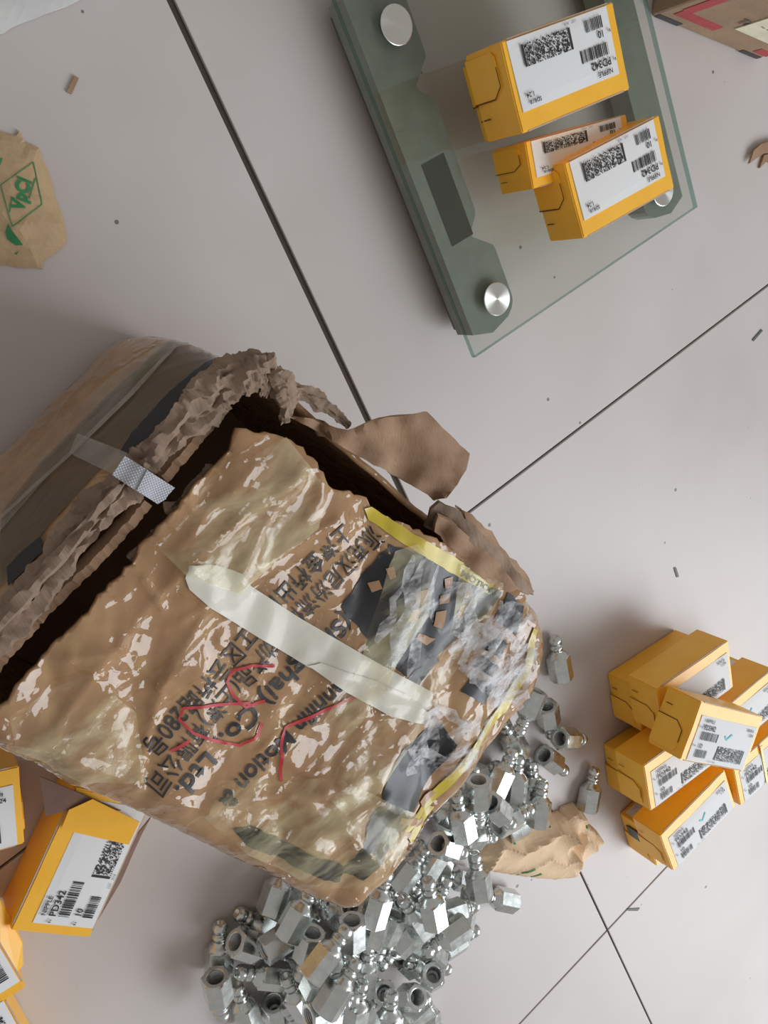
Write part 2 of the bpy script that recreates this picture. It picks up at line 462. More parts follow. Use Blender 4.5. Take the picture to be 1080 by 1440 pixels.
v_, f_ = solid(pv, tf, .0035, (0, 0, -1))
top_panel = cpart('top_panel', mesh('top_panel', v_, f_), M['taped'])
wall_bvh = BVHTree.FromPolygons(wv, wf)

def drape(x, y, off=.0006):
    h = top_bvh.ray_cast(Vector((x, y, .5)), Vector((0, 0, -1)))
    return Vector((x, y, h[0].z + off)) if h[0] else None
def decal_top(name, poly_px, mat, off=.0007, step=.004, parent=None, ragged=0.0, lift=None, seed=1):
    out = [px2(*p, ZT) for p in poly_px]
    out = densify(out, step, ragged, seed=seed)
    v, f = tri2d([(p.x, p.y) for p in out], step); f = up_faces(v, f)
    V = []
    last = ZT
    for p in v:
        q = drape(p.x, p.y, off)
        if q is None: q = Vector((p.x, p.y, ztop(p) + off))
        if lift: q.z += lift(p)
        V.append(q)
    return cpart(name, mesh(name, V, f), mat, parent)
def decal_wall(name, poly_px, mat, off=.0009, step_px=8, seed=1, ragged=0.0):
    out = densify([Vector(p) for p in poly_px], step_px, ragged, seed=seed)
    v, f = tri2d([(p.x, p.y) for p in out], step_px)
    V, ok = [], []
    for p in v:
        h = wall_bvh.ray_cast(CAMP, pray(p.x, p.y))
        ok.append(h[0] is not None and h[2] > 0)
        V.append((h[0] + (h[1] if h[1].dot(pray(p.x, p.y)) < 0 else -h[1]) * off) if h[0] else Vector((0, 0, 0)))
    f = [q for q in f if all(ok[i] for i in q) and max((V[q[a]] - V[q[b]]).length for a, b in ((0, 1), (1, 2), (0, 2))) < .04]
    f = [q[::-1] for q in f]
    keep = sorted({i for q in f for i in q}); mp = {a: b for b, a in enumerate(keep)}
    return cpart(name, mesh(name, [V[i] for i in keep], [[mp[i] for i in q] for q in f]), mat)
def text_top(name, body, p0, p1, hgt, mat, bold=0.0, off=.0008, parent=None, fit=True):
    "lettering on the top panel: baseline from pixel p0 to pixel p1"
    me = text_mesh(body, hgt, bold, seg=.0035)
    a, b = px2(*p0, ZT), px2(*p1, ZT); d = (b - a); L = d.length; d.normalize(); u = Vector((-d.y, d.x))
    w = max(v.co.x for v in me.vertices)
    s = L / w if fit else 1
    for v in me.vertices:
        q = a + d * (v.co.x * s) + u * v.co.y
        r = drape(q.x, q.y, off)
        v.co = r if r else Vector((q.x, q.y, ztop(q) + off))
    return cpart(name, me, mat, parent, smooth=False)

def ribbon_px(pts, w):
    "polygon round a pixel polyline of half width w"
    P = [Vector(p) for p in pts]; lft, rgt = [], []
    for i, p in enumerate(P):
        d = (P[min(i + 1, len(P) - 1)] - P[max(i - 1, 0)]).normalized(); n = Vector((-d.y, d.x)) * w
        lft.append(p + n); rgt.append(p - n)
    return [tuple(q) for q in lft + rgt[::-1]]

# lettering
text_top('lettering', '上海金桥出口加工区云桥路280号', (478, 733), (196, 1046), .0155, M['ink_soft'], .00012)
text_top('lettering', '派克汉尼汾流体传动产品(上海)有限公司', (520, 738), (200, 1094), .0155, M['ink_soft'], .0001)
text_top('lettering', '(Shanghai) Co., Ltd.', (484, 858), (238, 1098), .0175, M['ink_soft'], .0003)
text_top('lettering', 'Parker Hannifin Motion &', (556, 868), (300, 1118), .0165, M['ink_soft'], .0003)
# black printed blocks with bare letters
blk = [([(478, 853), (540, 762), (585, 775), (700, 830), (690, 850), (590, 930), (560, 945), (520, 905)], 1), ([(556, 1048), (612, 1012), (632, 1040), (560, 1150), (500, 1225), (470, 1215), (500, 1150)], 2),
       ([(322, 1158), (345, 1150), (410, 1180), (478, 1206), (472, 1236), (420, 1214), (340, 1180)], 3)]
for pl, s in blk: decal_top('printed_block', pl, M['ink'], .0007, ragged=.0007, seed=s)
kL = lambda *q: crop((380, 700), 2.7, [q])[0]
for pl in ([(520, 345), (575, 330), (560, 390), (520, 385)], [(510, 410), (545, 400), (525, 460), (492, 450)], [(600, 420), (640, 410), (622, 480), (590, 470)], [(420, 262), (446, 250), (452, 290), (430, 300)], [(360, 320), (395, 305), (405, 335), (370, 352)],
           [(640, 300), (672, 290), (668, 330), (640, 335)], [(690, 400), (720, 395), (705, 450), (682, 445)], [(540, 500), (600, 520), (570, 545), (530, 520)], [(620, 360), (660, 350), (650, 385), (615, 390)], [(720, 330), (750, 340), (735, 375), (710, 365)]):
    decal_top('bare_letter', [kL(*q) for q in pl], M['knock'], .0014, ragged=.0003, seed=2)
for pl in ([(400, 645), (385, 632), (500, 520), (520, 532)], [(450, 500), (470, 490), (600, 585), (585, 600)], [(470, 640), (520, 560), (545, 580), (500, 655)], [(340, 575), (395, 595), (388, 610), (332, 590)], [(360, 540), (410, 558), (404, 572), (354, 554)]):
    decal_top('printed_block', [kL(*q) for q in pl], M['ink'], .0008, ragged=.0004, seed=2)
kM = lambda *q: crop((400, 1000), 4.5, [q])[0]
for pl in ([(825, 545), (905, 480), (935, 500), (850, 590)], [(680, 620), (820, 655), (790, 700), (670, 660)], [(690, 720), (780, 740), (760, 770), (700, 770)], [(800, 690), (850, 650), (865, 690), (810, 710)], [(640, 800), (690, 770), (700, 800), (650, 830)]):
    decal_top('bare_letter', [kM(*q) for q in pl], M['knock'], .0015, ragged=.0003, seed=2)
for pl in ([(500, 935), (520, 905), (548, 925), (536, 945)], [(640, 968), (655, 945), (690, 960), (672, 985)], [(655, 930), (668, 915), (690, 932), (676, 945)], [(690, 868), (708, 830), (730, 850), (718, 890)], [(560, 955), (600, 912), (612, 925), (580, 962)], [(668, 905), (690, 888), (704, 900), (690, 920)]):
    decal_top('printed_block', pl, M['ink'], .0007, ragged=.0008, seed=9)
# yellow printed stripes
decal_top('printed_stripe', [(510, 714), (520, 712), (575, 748), (640, 785), (690, 812), (684, 834), (620, 798), (560, 762), (516, 730)], M['yellow_print'], .0009, ragged=.0003)
decal_top('printed_stripe', [(744, 880), (752, 884), (742, 930), (716, 985), (670, 1040), (622, 1105), (585, 1150), (560, 1172), (556, 1166), (600, 1112), (650, 1046), (706, 975), (732, 930)], M['yellow_print'], .0012)
decal_top('printed_stripe', [(566, 1170), (600, 1130), (608, 1132), (572, 1180)], M['yellow_print'], .0013)
text_top('lettering', 'MOTION', (640, 806), (690, 836), .006, M['ink'], .0002, .0012)
text_top('lettering', 'MOTION', (610, 1140), (560, 1195), .006, M['ink'], .0002, .0016)
# red marker
for pl in ([(496, 960), (494, 975), (440, 1000), (398, 1020), (391, 1045), (389, 1092)], [(385, 935), (352, 934), (326, 942), (318, 958), (328, 978), (345, 994), (372, 985)], [(352, 988), (300, 990), (256, 993), (249, 1008), (268, 1026), (300, 1038), (335, 1046), (358, 1030), (366, 1014)], [(236, 1050), (262, 1036)]):
    decal_top('red_marker_line', ribbon_px(pl, 2.1), M['red'], .0011, .0025)
# white paper tape and clear tape on top
decal_top('white_tape', [(254, 786), (296, 788), (330, 800), (350, 822), (420, 868), (520, 925), (600, 968), (596, 992), (560, 984), (470, 950), (430, 935), (350, 888), (290, 850), (258, 822), (250, 804)], M['white_tape'], .0016)
decal_top('white_tape', [(428, 932), (446, 928), (520, 950), (560, 968), (598, 1000), (590, 1012), (540, 1000), (480, 968)], M['white_tape'], .0024)
decal_top('clear_tape', [(216, 765), (300, 660), (395, 612), (452, 690), (440, 740), (330, 830), (250, 800)], M['film_yellow'], .0026, lift=lambda p: .0018 * abs(noise.noise(Vector((p[0] * 70, p[1] * 22, 2)))))
decal_top('clear_tape', [(545, 770), (575, 760), (600, 790), (590, 860), (530, 960), (480, 1040), (440, 1080), (430, 1040), (500, 920)], M['film_yellow'], .0026)
decal_top('clear_tape', [(640, 790), (700, 815), (690, 850), (640, 930), (590, 1010), (520, 1100), (470, 1130), (440, 1100), (560, 960), (620, 880)], M['film_yellow'], .0028)
decal_top('clear_tape', [(600, 810), (650, 815), (735, 850), (755, 890), (735, 960), (690, 1000), (660, 960), (620, 910), (590, 860)], M['film_white'], .0034, lift=lambda p: .0015 * abs(noise.noise(Vector((p[0] * 60, p[1] * 60, 5)))))
_rs = random.Random(5)
for (x0, y0, x1, y1, w0) in ((566, 772, 520, 900, 3), (584, 778, 536, 930, 4), (604, 792, 560, 950, 3), (660, 820, 640, 930, 4), (700, 842, 650, 950, 5), (726, 862, 690, 980, 5), (744, 900, 716, 985, 4), (620, 880, 735, 945, 4), (640, 930, 730, 990, 5), (655, 870, 745, 915, 4), (600, 985, 668, 1020, 4), (690, 985, 640, 1060, 3), (575, 1040, 560, 1080, 4), (600, 1000, 585, 1050, 5), (560, 1045, 620, 1060, 3)):
    pl = []
    for k in range(7):
        t = k / 6; pl.append((x0 + (x1 - x0) * t + _rs.uniform(-5, 5), y0 + (y1 - y0) * t + _rs.uniform(-4, 4)))
    P = [Vector(p) for p in pl]; lf, rg = [], []
    for i, p in enumerate(P):
        d = (P[min(i + 1, 6)] - P[max(i - 1, 0)]).normalized(); ww = w0 * 2.1 * (_rs.uniform(.4, 1.5)) * (.35 if i in (0, 6) else 1); nn = Vector((-d.y, d.x)) * ww; lf.append(tuple(p + nn)); rg.append(tuple(p - nn))
    decal_top('tape_streak', lf + rg[::-1], M['film_streak'], .0040, .003, lift=lambda p: .001 * abs(noise.noise(Vector((p[0] * 90, p[1] * 90, 5)))))
decal_top('clear_tape', [(560, 1010), (600, 985), (650, 1010), (660, 1060), (620, 1090), (570, 1060)], M['film_white'], .0036)
decal_top('clear_tape', [(300, 1090), (460, 1080), (570, 1130), (560, 1180), (500, 1240), (440, 1240), (340, 1190), (280, 1140)], M['film_yellow'], .003, lift=lambda p: .004 * abs(noise.noise(Vector((p[0] * 45, p[1] * 90, 7)))))
decal_top('clear_tape', [(10, 1000), (120, 940), (190, 1000), (200, 1090), (110, 1090), (20, 1050)], M['film_yellow'], .0026, lift=lambda p: .0025 * abs(noise.noise(Vector((p[0] * 80, p[1] * 40, 8)))))

# side wall facing the camera: tapes, print, strap
decal_wall('brown_tape', [(5, 720), (60, 650), (150, 560), (240, 480), (330, 480), (360, 500), (250, 560), (160, 640), (70, 740), (0, 830), (0, 780)], M['film_brown'], .0011, 8)
decal_wall('clear_tape', [(-5, 690), (70, 610), (160, 530), (240, 478), (262, 480), (180, 560), (90, 650), (20, 730), (-5, 760)], M['film_clear'], .002, 8)
decal_wall('printed_block', [(168, 640), (186, 612), (240, 552), (290, 512), (345, 488), (366, 498), (310, 545), (262, 590), (220, 628), (196, 646)], M['ink'], .0015, 6, 3, .6)
decal_wall('printed_block', [(12, 800), (40, 770), (60, 756), (62, 776), (40, 800), (14, 826)], M['ink'], .0015, 6, 4, .6)
decal_wall('tape_edge', [(0, 731), (100, 640), (180, 560), (246, 490), (249, 493), (184, 565), (103, 644), (0, 738)], M['film_edge'], .0024, 5)
decal_wall('clear_tape', [(100, 640), (112, 612), (182, 640), (166, 672)], M['film_edge'], .002, 6)

# crumpled torn rims
def crumple(name, path, mat, parent=None, seed=1, amp=.007, seg=14, n=70):
    seg = int(seg * 1.6); n = int(n * 1.9); amp *= .55; path = [(a, b, c, w * .85, hh * .62) for a, b, c, w, hh in path]
    "path: (x_px, y_px, z, half width m, half height m)"
    pts = []
    for i in range(n + 1):
        t = i / n * (len(path) - 1); k = min(int(t), len(path) - 2); fr = t - k
        a, b = path[k], path[k + 1]
        q = [a[j] * (1 - fr) + b[j] * fr for j in range(5)]
        pts.append((px(q[0], q[1], q[2]), q[3], q[4]))
    plen = sum((pts[i + 1][0] - pts[i][0]).length for i in range(n))
    V, F = [], []
    for i, (p, w, hh) in enumerate(pts):
        d = (pts[min(i + 1, n)][0] - pts[max(i - 1, 0)][0]); d.z = 0; d.normalize(); s = Vector((-d.y, d.x, 0))
        e = min(1, i / 3 + .15, (n - i) / 3 + .15)
        for k in range(seg):
            an = 2 * math.pi * k / seg
            v = p + s * (math.cos(an) * w * e) + Vector((0, 0, math.sin(an) * hh * e))
            arc = i / n * plen
            nn = Vector((arc * 62 + math.cos(an - .6) * 1.1, math.cos(an) * 2.1 + arc * 21, math.sin(an) * 2.1 + seed * 7 - arc * 13))
            r = noise.ridged_multi_fractal(nn, .85, 2.2, 5, .9, 2.0) - 1.1
            dirv = (v - p); dirv = dirv.normalized() if dirv.length > 1e-6 else dirv
            lo = noise.noise(Vector((arc * 30, math.cos(an), math.sin(an) + seed)))
            v = v + dirv * ((r * amp * 1.3 + lo * .008) * e) + noise.noise_vector(nn * 1.7) * (amp * .7 * e)
            V.append(v)
    for i in range(n):
        for k in range(seg):
            j = (k + 1) % seg
            F.append([i*seg+k, i*seg+j, (i+1)*seg+j, (i+1)*seg+k])
    F.append(list(range(seg))[::-1]); F.append([n * seg + k for k in range(seg)])
    o = cpart(name, mesh(name, V, F), mat, parent, smooth=True); o.data.set_sharp_from_angle(angle=.75)
    return o
def board_edge(path, w=.0026, hh=.010, mat=None):
    "standing raw edge of corrugated board"
    dn = densify([Vector((a, b)) for a, b in path], 5, 1.0, close=False, seed=3)
    pts = [px(p.x, p.y, ZT - .010) for p in dn]; V, F = [], []
    for i, p in enumerate(pts):
        d = (pts[min(i + 1, len(pts) - 1)] - pts[max(i - 1, 0)]); d.z = 0; d.normalize(); sd = Vector((-d.y, d.x, 0)) * w
        t = rnd.uniform(-.0012, .0012)
        V += [p + sd + Vector((0, 0, hh * .5 + t)), p - sd + Vector((0, 0, hh * .5 + t)), p - sd - Vector((0, 0, hh)), p + sd - Vector((0, 0, hh))]
    for i in range(len(pts) - 1):
        for k in range(4): F.append([i*4+k, i*4+(k+1)%4, (i+1)*4+(k+1)%4, (i+1)*4+k])
    F += [[3, 2, 1, 0], [len(V) - 4, len(V) - 3, len(V) - 2, len(V) - 1]]
    return cpart('board_edge', mesh('board_edge', V, F), mat or M['kraft'], smooth=False)
Z = ZT
board_edge([(-20, 955), (5, 920), (70, 848), (130, 790), (180, 735), (205, 705)])
board_edge([(228, 672), (262, 632), (300, 588), (318, 568)])

crumple('torn_rim', [(-40, 930, Z-.006, .010, .010), (0, 885, Z-.004, .011, .012), (60, 815, Z-.003, .010, .012), (125, 738, Z-.002, .010, .012), (172, 684, Z-.002, .009, .012), (190, 665, Z-.004, .007, .010), (212, 645, Z-.002, .010, .012), (262, 592, Z, .011, .013), (300, 552, Z, .014, .016), (335, 530, Z+.002, .015, .016), (366, 522, Z+.002, .012, .014), (384, 524, Z, .007, .010)], M['torn'], seed=1, amp=.006, seg=18, n=150)
crumple('torn_rim', [(376, 522, Z+.002, .006, .008), (392, 545, Z, .008, .010), (402, 570, Z-.004, .006, .010), (400, 594, Z-.012, .004, .008)], M['torn'], seed=4, amp=.005, seg=14, n=40)
crumple('torn_rim', [(384, 522, Z, .005, .006), (410, 545, Z-.002, .006, .008), (440, 560, Z-.002, .006, .006), (470, 582, Z-.002, .004, .005), (490, 602, Z-.002, .003, .004)], M['torn'], seed=6, amp=.004, seg=12, n=50)
crumple('torn_rim', [(236, 725, Z-.006, .004, .006), (255, 704, Z-.008, .006, .008), (280, 672, Z-.010, .005, .006), (300, 655, Z-.010, .003, .005)], M['torn'], seed=8, amp=.005, seg=12, n=36)
crumple('torn_rim', [(186, 790, Z-.006, .003, .005), (200, 765, Z-.007, .004, .006), (222, 745, Z-.008, .003, .005)], M['torn'], seed=9, amp=.004, seg=12, n=26)

# loose sheets: polygons in pixels with a height at each corner
def free_sheet(name, poly, mat, parent=None, thick=.003, step_px=9, wob=.003, seed=1, ragged=2.0, fold=None):
    out = [Vector((p[0], p[1])) for p in poly]
    dn = densify(out, step_px, ragged, seed=seed)
    v, f = tri2d([(p.x, p.y) for p in dn], step_px)
    V = []
    for p in v:
        ws = zs = 0
        for q in poly:
            w = 1 / ((p.x - q[0]) ** 2 + (p.y - q[1]) ** 2 + 4) ** 1.5; ws += w; zs += w * q[2]
        z = zs / ws + wob * fbm(p.x * .014, p.y * .014, seed, 3)
        if fold: z += fold(p)
        V.append(px(p.x, p.y, z))
    f = [q if (V[q[1]] - V[q[0]]).cross(V[q[2]] - V[q[0]]).z > 0 else q[::-1] for q in f]
    sv, sf = solid(V, f, thick)
    o = cpart(name, mesh(name, sv, sf), mat, parent, smooth=True)
    o.data.set_sharp_from_angle(angle=.7)
    return o
free_sheet('side_flap', [(405, 585, Z-.012), (440, 590, Z-.004), (470, 601, Z+.002), (488, 605, Z+.004), (512, 596, Z+.008), (542, 587, Z+.012), (600, 579, Z+.018), (614, 594, Z+.018), (640, 618, Z+.016), (661, 638, Z+.014), (655, 660, Z+.012), (642, 682, Z+.008), (628, 702, Z+.002), (610, 702, Z-.006), (560, 672, Z-.010), (500, 640, Z-.012), (450, 610, Z-.013)], M['kraft'], thick=.0032, wob=.006, seed=2, ragged=1.2)
free_sheet('torn_layer', [(600, 742, Z-.004), (606, 718, Z+.004), (618, 706, Z+.006), (640, 716, Z+.008), (668, 740, Z+.008), (700, 770, Z+.008), (726, 800, Z+.006), (750, 830, Z+.002), (742, 838, Z+.002), (700, 812, Z+.004), (660, 780, Z+.004), (625, 750, Z+.002)], M['torn'], thick=.0028, wob=.008, seed=3, ragged=2.5)
free_sheet('torn_layer', [(612, 748, Z), (616, 726, Z+.010), (650, 744, Z+.012), (690, 782, Z+.012), (716, 808, Z+.010), (738, 838, Z+.004), (700, 830, Z+.002), (650, 790, Z+.004)], M['kraft'], thick=.0028, wob=.006, seed=4, ragged=2.0)
free_sheet('torn_layer', [(640, 712, Z-.002), (665, 722, Z), (690, 748, Z+.002), (712, 775, Z+.002), (744, 812, Z), (752, 835, Z-.002), (735, 826, Z+.002), (700, 785, Z+.004), (665, 745, Z+.004)], M['kraft'], thick=.0028, wob=.008, seed=5, ragged=2.5)
# woven strap hanging off the side wall and reaching over the opening
free_sheet('woven_strap', [(158, 668, Z+.008), (176, 641, Z+.008), (209, 662, Z+.012), (191, 690, Z+.012)], M['weave'], thick=.0008, wob=0, step_px=6, ragged=0)
free_sheet('woven_strap', [(192, 690, Z+.013), (207, 661, Z+.013), (246, 686, Z+.011), (236, 697, Z+.011), (233, 702, Z+.011), (222, 709, Z+.011)], M['weave'], thick=.0008, wob=0, step_px=6, ragged=0)

# ================================================================== yellow part boxes
BL_, BW_, BH_ = .111, .0605, .041
LW, LH = .098, .0465
def bars(x0, x1, y0, y1, seed, dens=.62, unit=.00045):
    r = random.Random(seed); v, f = [], []; x = x0
    while x < x1 - unit:
        w = unit * r.choice((1, 1, 2, 2, 3)); 
        if x + w > x1: w = x1 - x
        n = len(v); v += [(x, y0, 0), (x + w, y0, 0), (x + w, y1, 0), (x, y1, 0)]; f.append([n, n+1, n+2, n+3])
        x += w + unit * r.choice((1, 1, 2))
    return v, f
def rects(rs):
    v, f = [], []
    for x0, x1, y0, y1 in rs:
        n = len(v); v += [(x0, y0, 0), (x1, y0, 0), (x1, y1, 0), (x0, y1, 0)]; f.append([n, n+1, n+2, n+3])
    return v, f
def join_text(items):
    bm = bmesh.new()
    for body, x, y, s, b in items:
        me = text_mesh(body, s, b)
        for v in me.vertices: v.co.x += x; v.co.y += y
        bm.from_mesh(me); bpy.data.meshes.remove(me)
    return from_bm('print', bm)
_r = random.Random(11)
mx = [(.0405, .0425, .0050, .0195), (.0856, .0876, .0050, .0195)]
for ix in range(56):
    for iy in range(16):
        if _r.random() < .5:
            x = .0432 + ix * .00075; y = .0050 + iy * .00091
            mx.append((x, x + .00078, y, y + .00093))
ME_bar1 = mesh('barcode', *bars(.0075, .036, .0225, .0310, 3)); ME_bar1.materials.append(M['print'])
ME_bar2 = mesh('barcode', *bars(.0085, .0260, .0045, .0125, 5)); ME_bar2.materials.append(M['print'])
ME_mat = mesh('matrix_barcode', *rects(mx)); ME_mat.materials.append(M['print'])
ME_txt = join_text([('NIPPLE', .0070, .0405, .0050, .00008), ('PD342', .0070, .0330, .0074, .00016), ('10', .0085, .0142, .0066, .00014), ('SDR18', .0800, .0405, .0040, .00008), ('1.24', .0850, .0355, .0046, .0001),
                    ('LOT', .0330, .0015, .0024, 0), ('2018', .0400, .0015, .0024, 0)]); ME_txt.materials.append(M['print'])
ME_tick = mesh('print', *rects([(.0018, .0030, .0345, .0365), (.0036, .0044, .0345, .0360), (.0018, .0030, .0150, .0170), (.0036, .0044, .0150, .0165)])); ME_tick.materials.append(M['print_grey'])
ME_lab = box_mesh('shipping_label', 0, LW, 0, LH, -.0003, .0003, bev=.0); ME_lab.materials.append(M['label'])
def body_mesh(seed, L=BL_, W=BW_, H=BH_):
    bm = bmesh.new(); box_bm(bm, 0, L, 0, W, 0, H)
    bmesh.ops.subdivide_edges(bm, edges=bm.edges, cuts=7, use_grid_fill=True)
    r = random.Random(seed); dz = [r.uniform(-.0012, .0005) for _ in range(4)]; sk = r.uniform(-.0012, .0012)
    for v in bm.verts:
        x, y, z = v.co; u, t, s = x / L, y / W, z / H
        bul = .0008 * math.sin(math.pi * u) * math.sin(math.pi * t) * (1 if s > .99 else -.0 if s < .01 else 0)
        v.co.z += bul
        if .01 < s < .99 or True:
            k = .0018 * math.sin(math.pi * min(1, max(0, s)))
            if t < .01: v.co.y -= k * math.sin(math.pi * u)
            if t > .99: v.co.y += k * math.sin(math.pi * u)
            if u < .01: v.co.x -= k * math.sin(math.pi * t)
            if u > .99: v.co.x += k * math.sin(math.pi * t)
        v.co.x += sk * s; v.co += noise.noise_vector(Vector((x * 40, y * 40, z * 40 + seed))) * .0004
    es = [e for e in bm.edges if len(e.link_faces) == 2 and e.calc_face_angle(0) > .9]
    bmesh.ops.bevel(bm, geom=es, offset=.0009, segments=2, affect='EDGES')
    lo = min(v.co.z for v in bm.verts)
    for v in bm.verts: v.co.z -= lo
    return from_bm('body', bm)
BODY = []
for s in range(4):
    me = body_mesh(s); me.materials.append(M['yellow'])
    for p in me.polygons: p.use_smooth = False
    BODY.append(me)
def flap_mesh(y0, y1, z0, z1, x):
    "tuck tab on the end face: a chamfered tab standing slightly proud"
    c = .008
    pl = [(y0, z0), (y1, z0), (y1, z1 - c), (y1 - c * .8, z1), (y0 + c * .4, z1), (y0, z1 - c * .4)]
    v = [(x, a, b) for a, b in pl] + [(x - .0011, a, b) for a, b in pl]; n = len(pl)
    f = [list(range(n)), [n + i for i in reversed(range(n))]] + [[i, (i + 1) % n, n + (i + 1) % n, n + i] for i in range(n)]
    return mesh('end_flap', v, f)
FL = flap_mesh(.004, BW_ * .56, .001, BH_ * .80, -.0006); FL.materials.append(M['yellow'])
FR = flap_mesh(.004, BW_ * .56, .001, BH_ * .80, BL_ + .0022); FR.materials.append(M['yellow'])
def slot_mesh(x):
    v, f = [], []
    for (ya, za, yb, zb) in ((BW_ * .56, .001, BW_ * .56, BH_ * .60), (BW_ * .56, BH_ * .60, BW_ * .44, BH_ * .81), (BW_ * .44, BH_ * .81, .014, BH_ * .81), (BW_ * .75, .006, BW_ * .75, .014)):
        d = Vector((yb - ya, zb - za)).normalized() * .0005; nn = Vector((-d.y, d.x))
        n = len(v); v += [(x, ya + nn.x, za + nn.y), (x, yb + nn.x, zb + nn.y), (x, yb - nn.x, zb - nn.y), (x, ya - nn.x, za - nn.y)]; f.append([n, n+1, n+2, n+3])
    return mesh('cut_line', v, f)
SL = slot_mesh(-.0020); SL.materials.append(M['slot'])
SR = slot_mesh(BL_ + .0026); SR.materials.append(M['slot'])
ED = box_mesh('worn_edge', .006, BL_ - .006, -.0005, .0005, BH_ - .0012, BH_ - .0002); ED.materials.append(M['edge'])
nbox = [0]
def part_box(bl, br, ztop_, label, group='yellow part boxes', flip=False, tilt=None, mark=False, with_label=True, corner=None, ysc=1.0):
    """bl, br: pixels of the two top corners on the edge the label is flush with (left and right as the label reads), at height ztop_"""
    a, b = px2(*bl, ztop_), px2(*br, ztop_); mid = (a + b) / 2; d = (b - a).normalized()
    if corner:
        up = (px2(*corner[1], ztop_) - px2(*corner[0], ztop_)).normalized(); d = Vector((up.y, -up.x)); org = px2(*corner[0], ztop_) - d * BL_
    else: org = mid - d * (BL_ / 2)
    rz = math.atan2(d.y, d.x)
    k = nbox[0]; nbox[0] += 1
    t = tag(empty('part_box', (org.x, org.y, ztop_ - BH_), rz), label, 'box', group)
    t.scale = (1, ysc, 1)
    if tilt: t.rotation_euler = (tilt[0], tilt[1], rz)
    obj('body', BODY[k % 4], None, t)
    obj('end_flap', FL, None, t); obj('end_flap', FR, None, t)
    obj('cut_line', SL, None, t); obj('cut_line', SR, None, t)
    for yy in (0, BW_): obj('worn_edge', ED, None, t).location = (0, yy, 0)
    if with_label:
        l = obj('shipping_label', label_warp(k), None, t); l.location = (.0085, .0012, BH_ + .0006)
        l['label'] = 'white printed label with barcodes'
        for me, nm in ((ME_bar1, 'barcode'), (ME_bar2, 'barcode'), (ME_mat, 'matrix_barcode'), (ME_txt, 'print'), (ME_tick, 'print')):
            o = obj(nm, me, None, l); o['kind'] = 'stuff'; o.location = (0, 0, .0017)
        if mark:
            pl = ribbon_px([(.046, .031), (.050, .0275), (.057, .034)], .0011)
            o = obj('marker_tick', mesh('marker_tick', [(p[0], p[1], .0018) for p in pl], [list(range(len(pl)))]), M['teal'], l)
    return t
def label_warp(k):
    bm = bmesh.new(); bm.from_mesh(ME_lab)
    bmesh.ops.subdivide_edges(bm, edges=bm.edges, cuts=6, use_grid_fill=True)
    for v in bm.verts: v.co.z += .0011 * math.sin(math.pi * min(1, max(0, v.co.x / LW))) * math.sin(math.pi * min(1, max(0, v.co.y / LH))) ** .5
    return from_bm('shipping_label', bm)

# ------------------------------------------------------------------ glass scale
GX0, GX1, GY0, GY1, GZ = -.057, .2415, .3785, .677, .041
GT = .006
sc = tag(empty('bathroom_scale', ((GX0 + GX1) / 2, (GY0 + GY1) / 2, 0)), 'square glass bathroom scale with round steel pads and a blank display', 'scale')
sx, sy = sc.location.x, sc.location.y
def spart(name, me, mat, parent=None, smooth=False):
    o = obj(name, me, mat, parent or sc, smooth); o.location = (-sx, -sy, 0) if parent is None else (0, 0, 0); return o
gp = spart('glass_plate', box_mesh('glass_plate', GX0, GX1, GY0, GY1, GZ - GT, GZ, bev=.0012), M['glass'])
gp.data.materials.append(M['glass_edge'])
for p in gp.data.polygons:
    if abs(p.normal.z) < .9: p.material_index = 1
def prism(name, pl, z0, z1):
    n = len(pl); v = [(p[0], p[1], z1) for p in pl] + [(p[0], p[1], z0) for p in pl]
    ar = sum(pl[i][0] * pl[(i + 1) % n][1] - pl[(i + 1) % n][0] * pl[i][1] for i in range(n))
    f = [list(range(n)), [n + i for i in reversed(range(n))]] + [[(i + 1) % n, i, n + i, n + (i + 1) % n] for i in range(n)]
    if ar < 0: f = [q[::-1] for q in f]
    return mesh(name, v, f)
def bar_outline(side):
    "housing under the glass along one side: wide round ends, waist, wider middle"
    pts = [];  y0 = GY0 + .010 if side < 0 else GY1 - .010; s = 1 if side < 0 else -1
    xa, xb = GX0 + .006, GX1 - .008
    prof = []
    for i in range(61):
        u = i / 60; x = xa + (xb - xa) * u
        e = min(u, 1 - u) * 2
        w = .052 if e < .46 else .052 - .020 * min(1, (e - .46) / .12)
        if e > .58: w = .032 + .014 * min(1, (e - .58) / .1)
        if side > 0 and e > .46: w = min(w, .034)
        if e < .14: w = .020 + .032 * math.sqrt(max(0, 1 - (1 - e / .14) ** 2))
        prof.append((x, y0 + s * w))
    return [(xa + .008, y0), ] + prof + [(xb - .008, y0)]
for side in (-1, 1):
    spart('sensor_housing', prism('sensor_housing', bar_outline(side), .012, GZ - GT - .0004), M['plastic'])
    yy = (GY0 + .0105) if side < 0 else (GY1 - .030)
    spart('housing_rail', box_mesh('housing_rail', GX0 + .02, GX1 - .02, yy, yy + .018, .008, .0125, bev=.001), M['plastic_dark'])
spart('display', box_mesh('display', .083, .151, GY0 + .022, GY0 + .046, GZ - GT - .0012, GZ - GT - .0002), M['lcd_hole_shade'])
pads = [px2(558, 35, GZ), px2(697, 421, GZ)]
py = (pads[0].y + pads[1].y) / 2; pxs = (pads[0].x, pads[1].x)
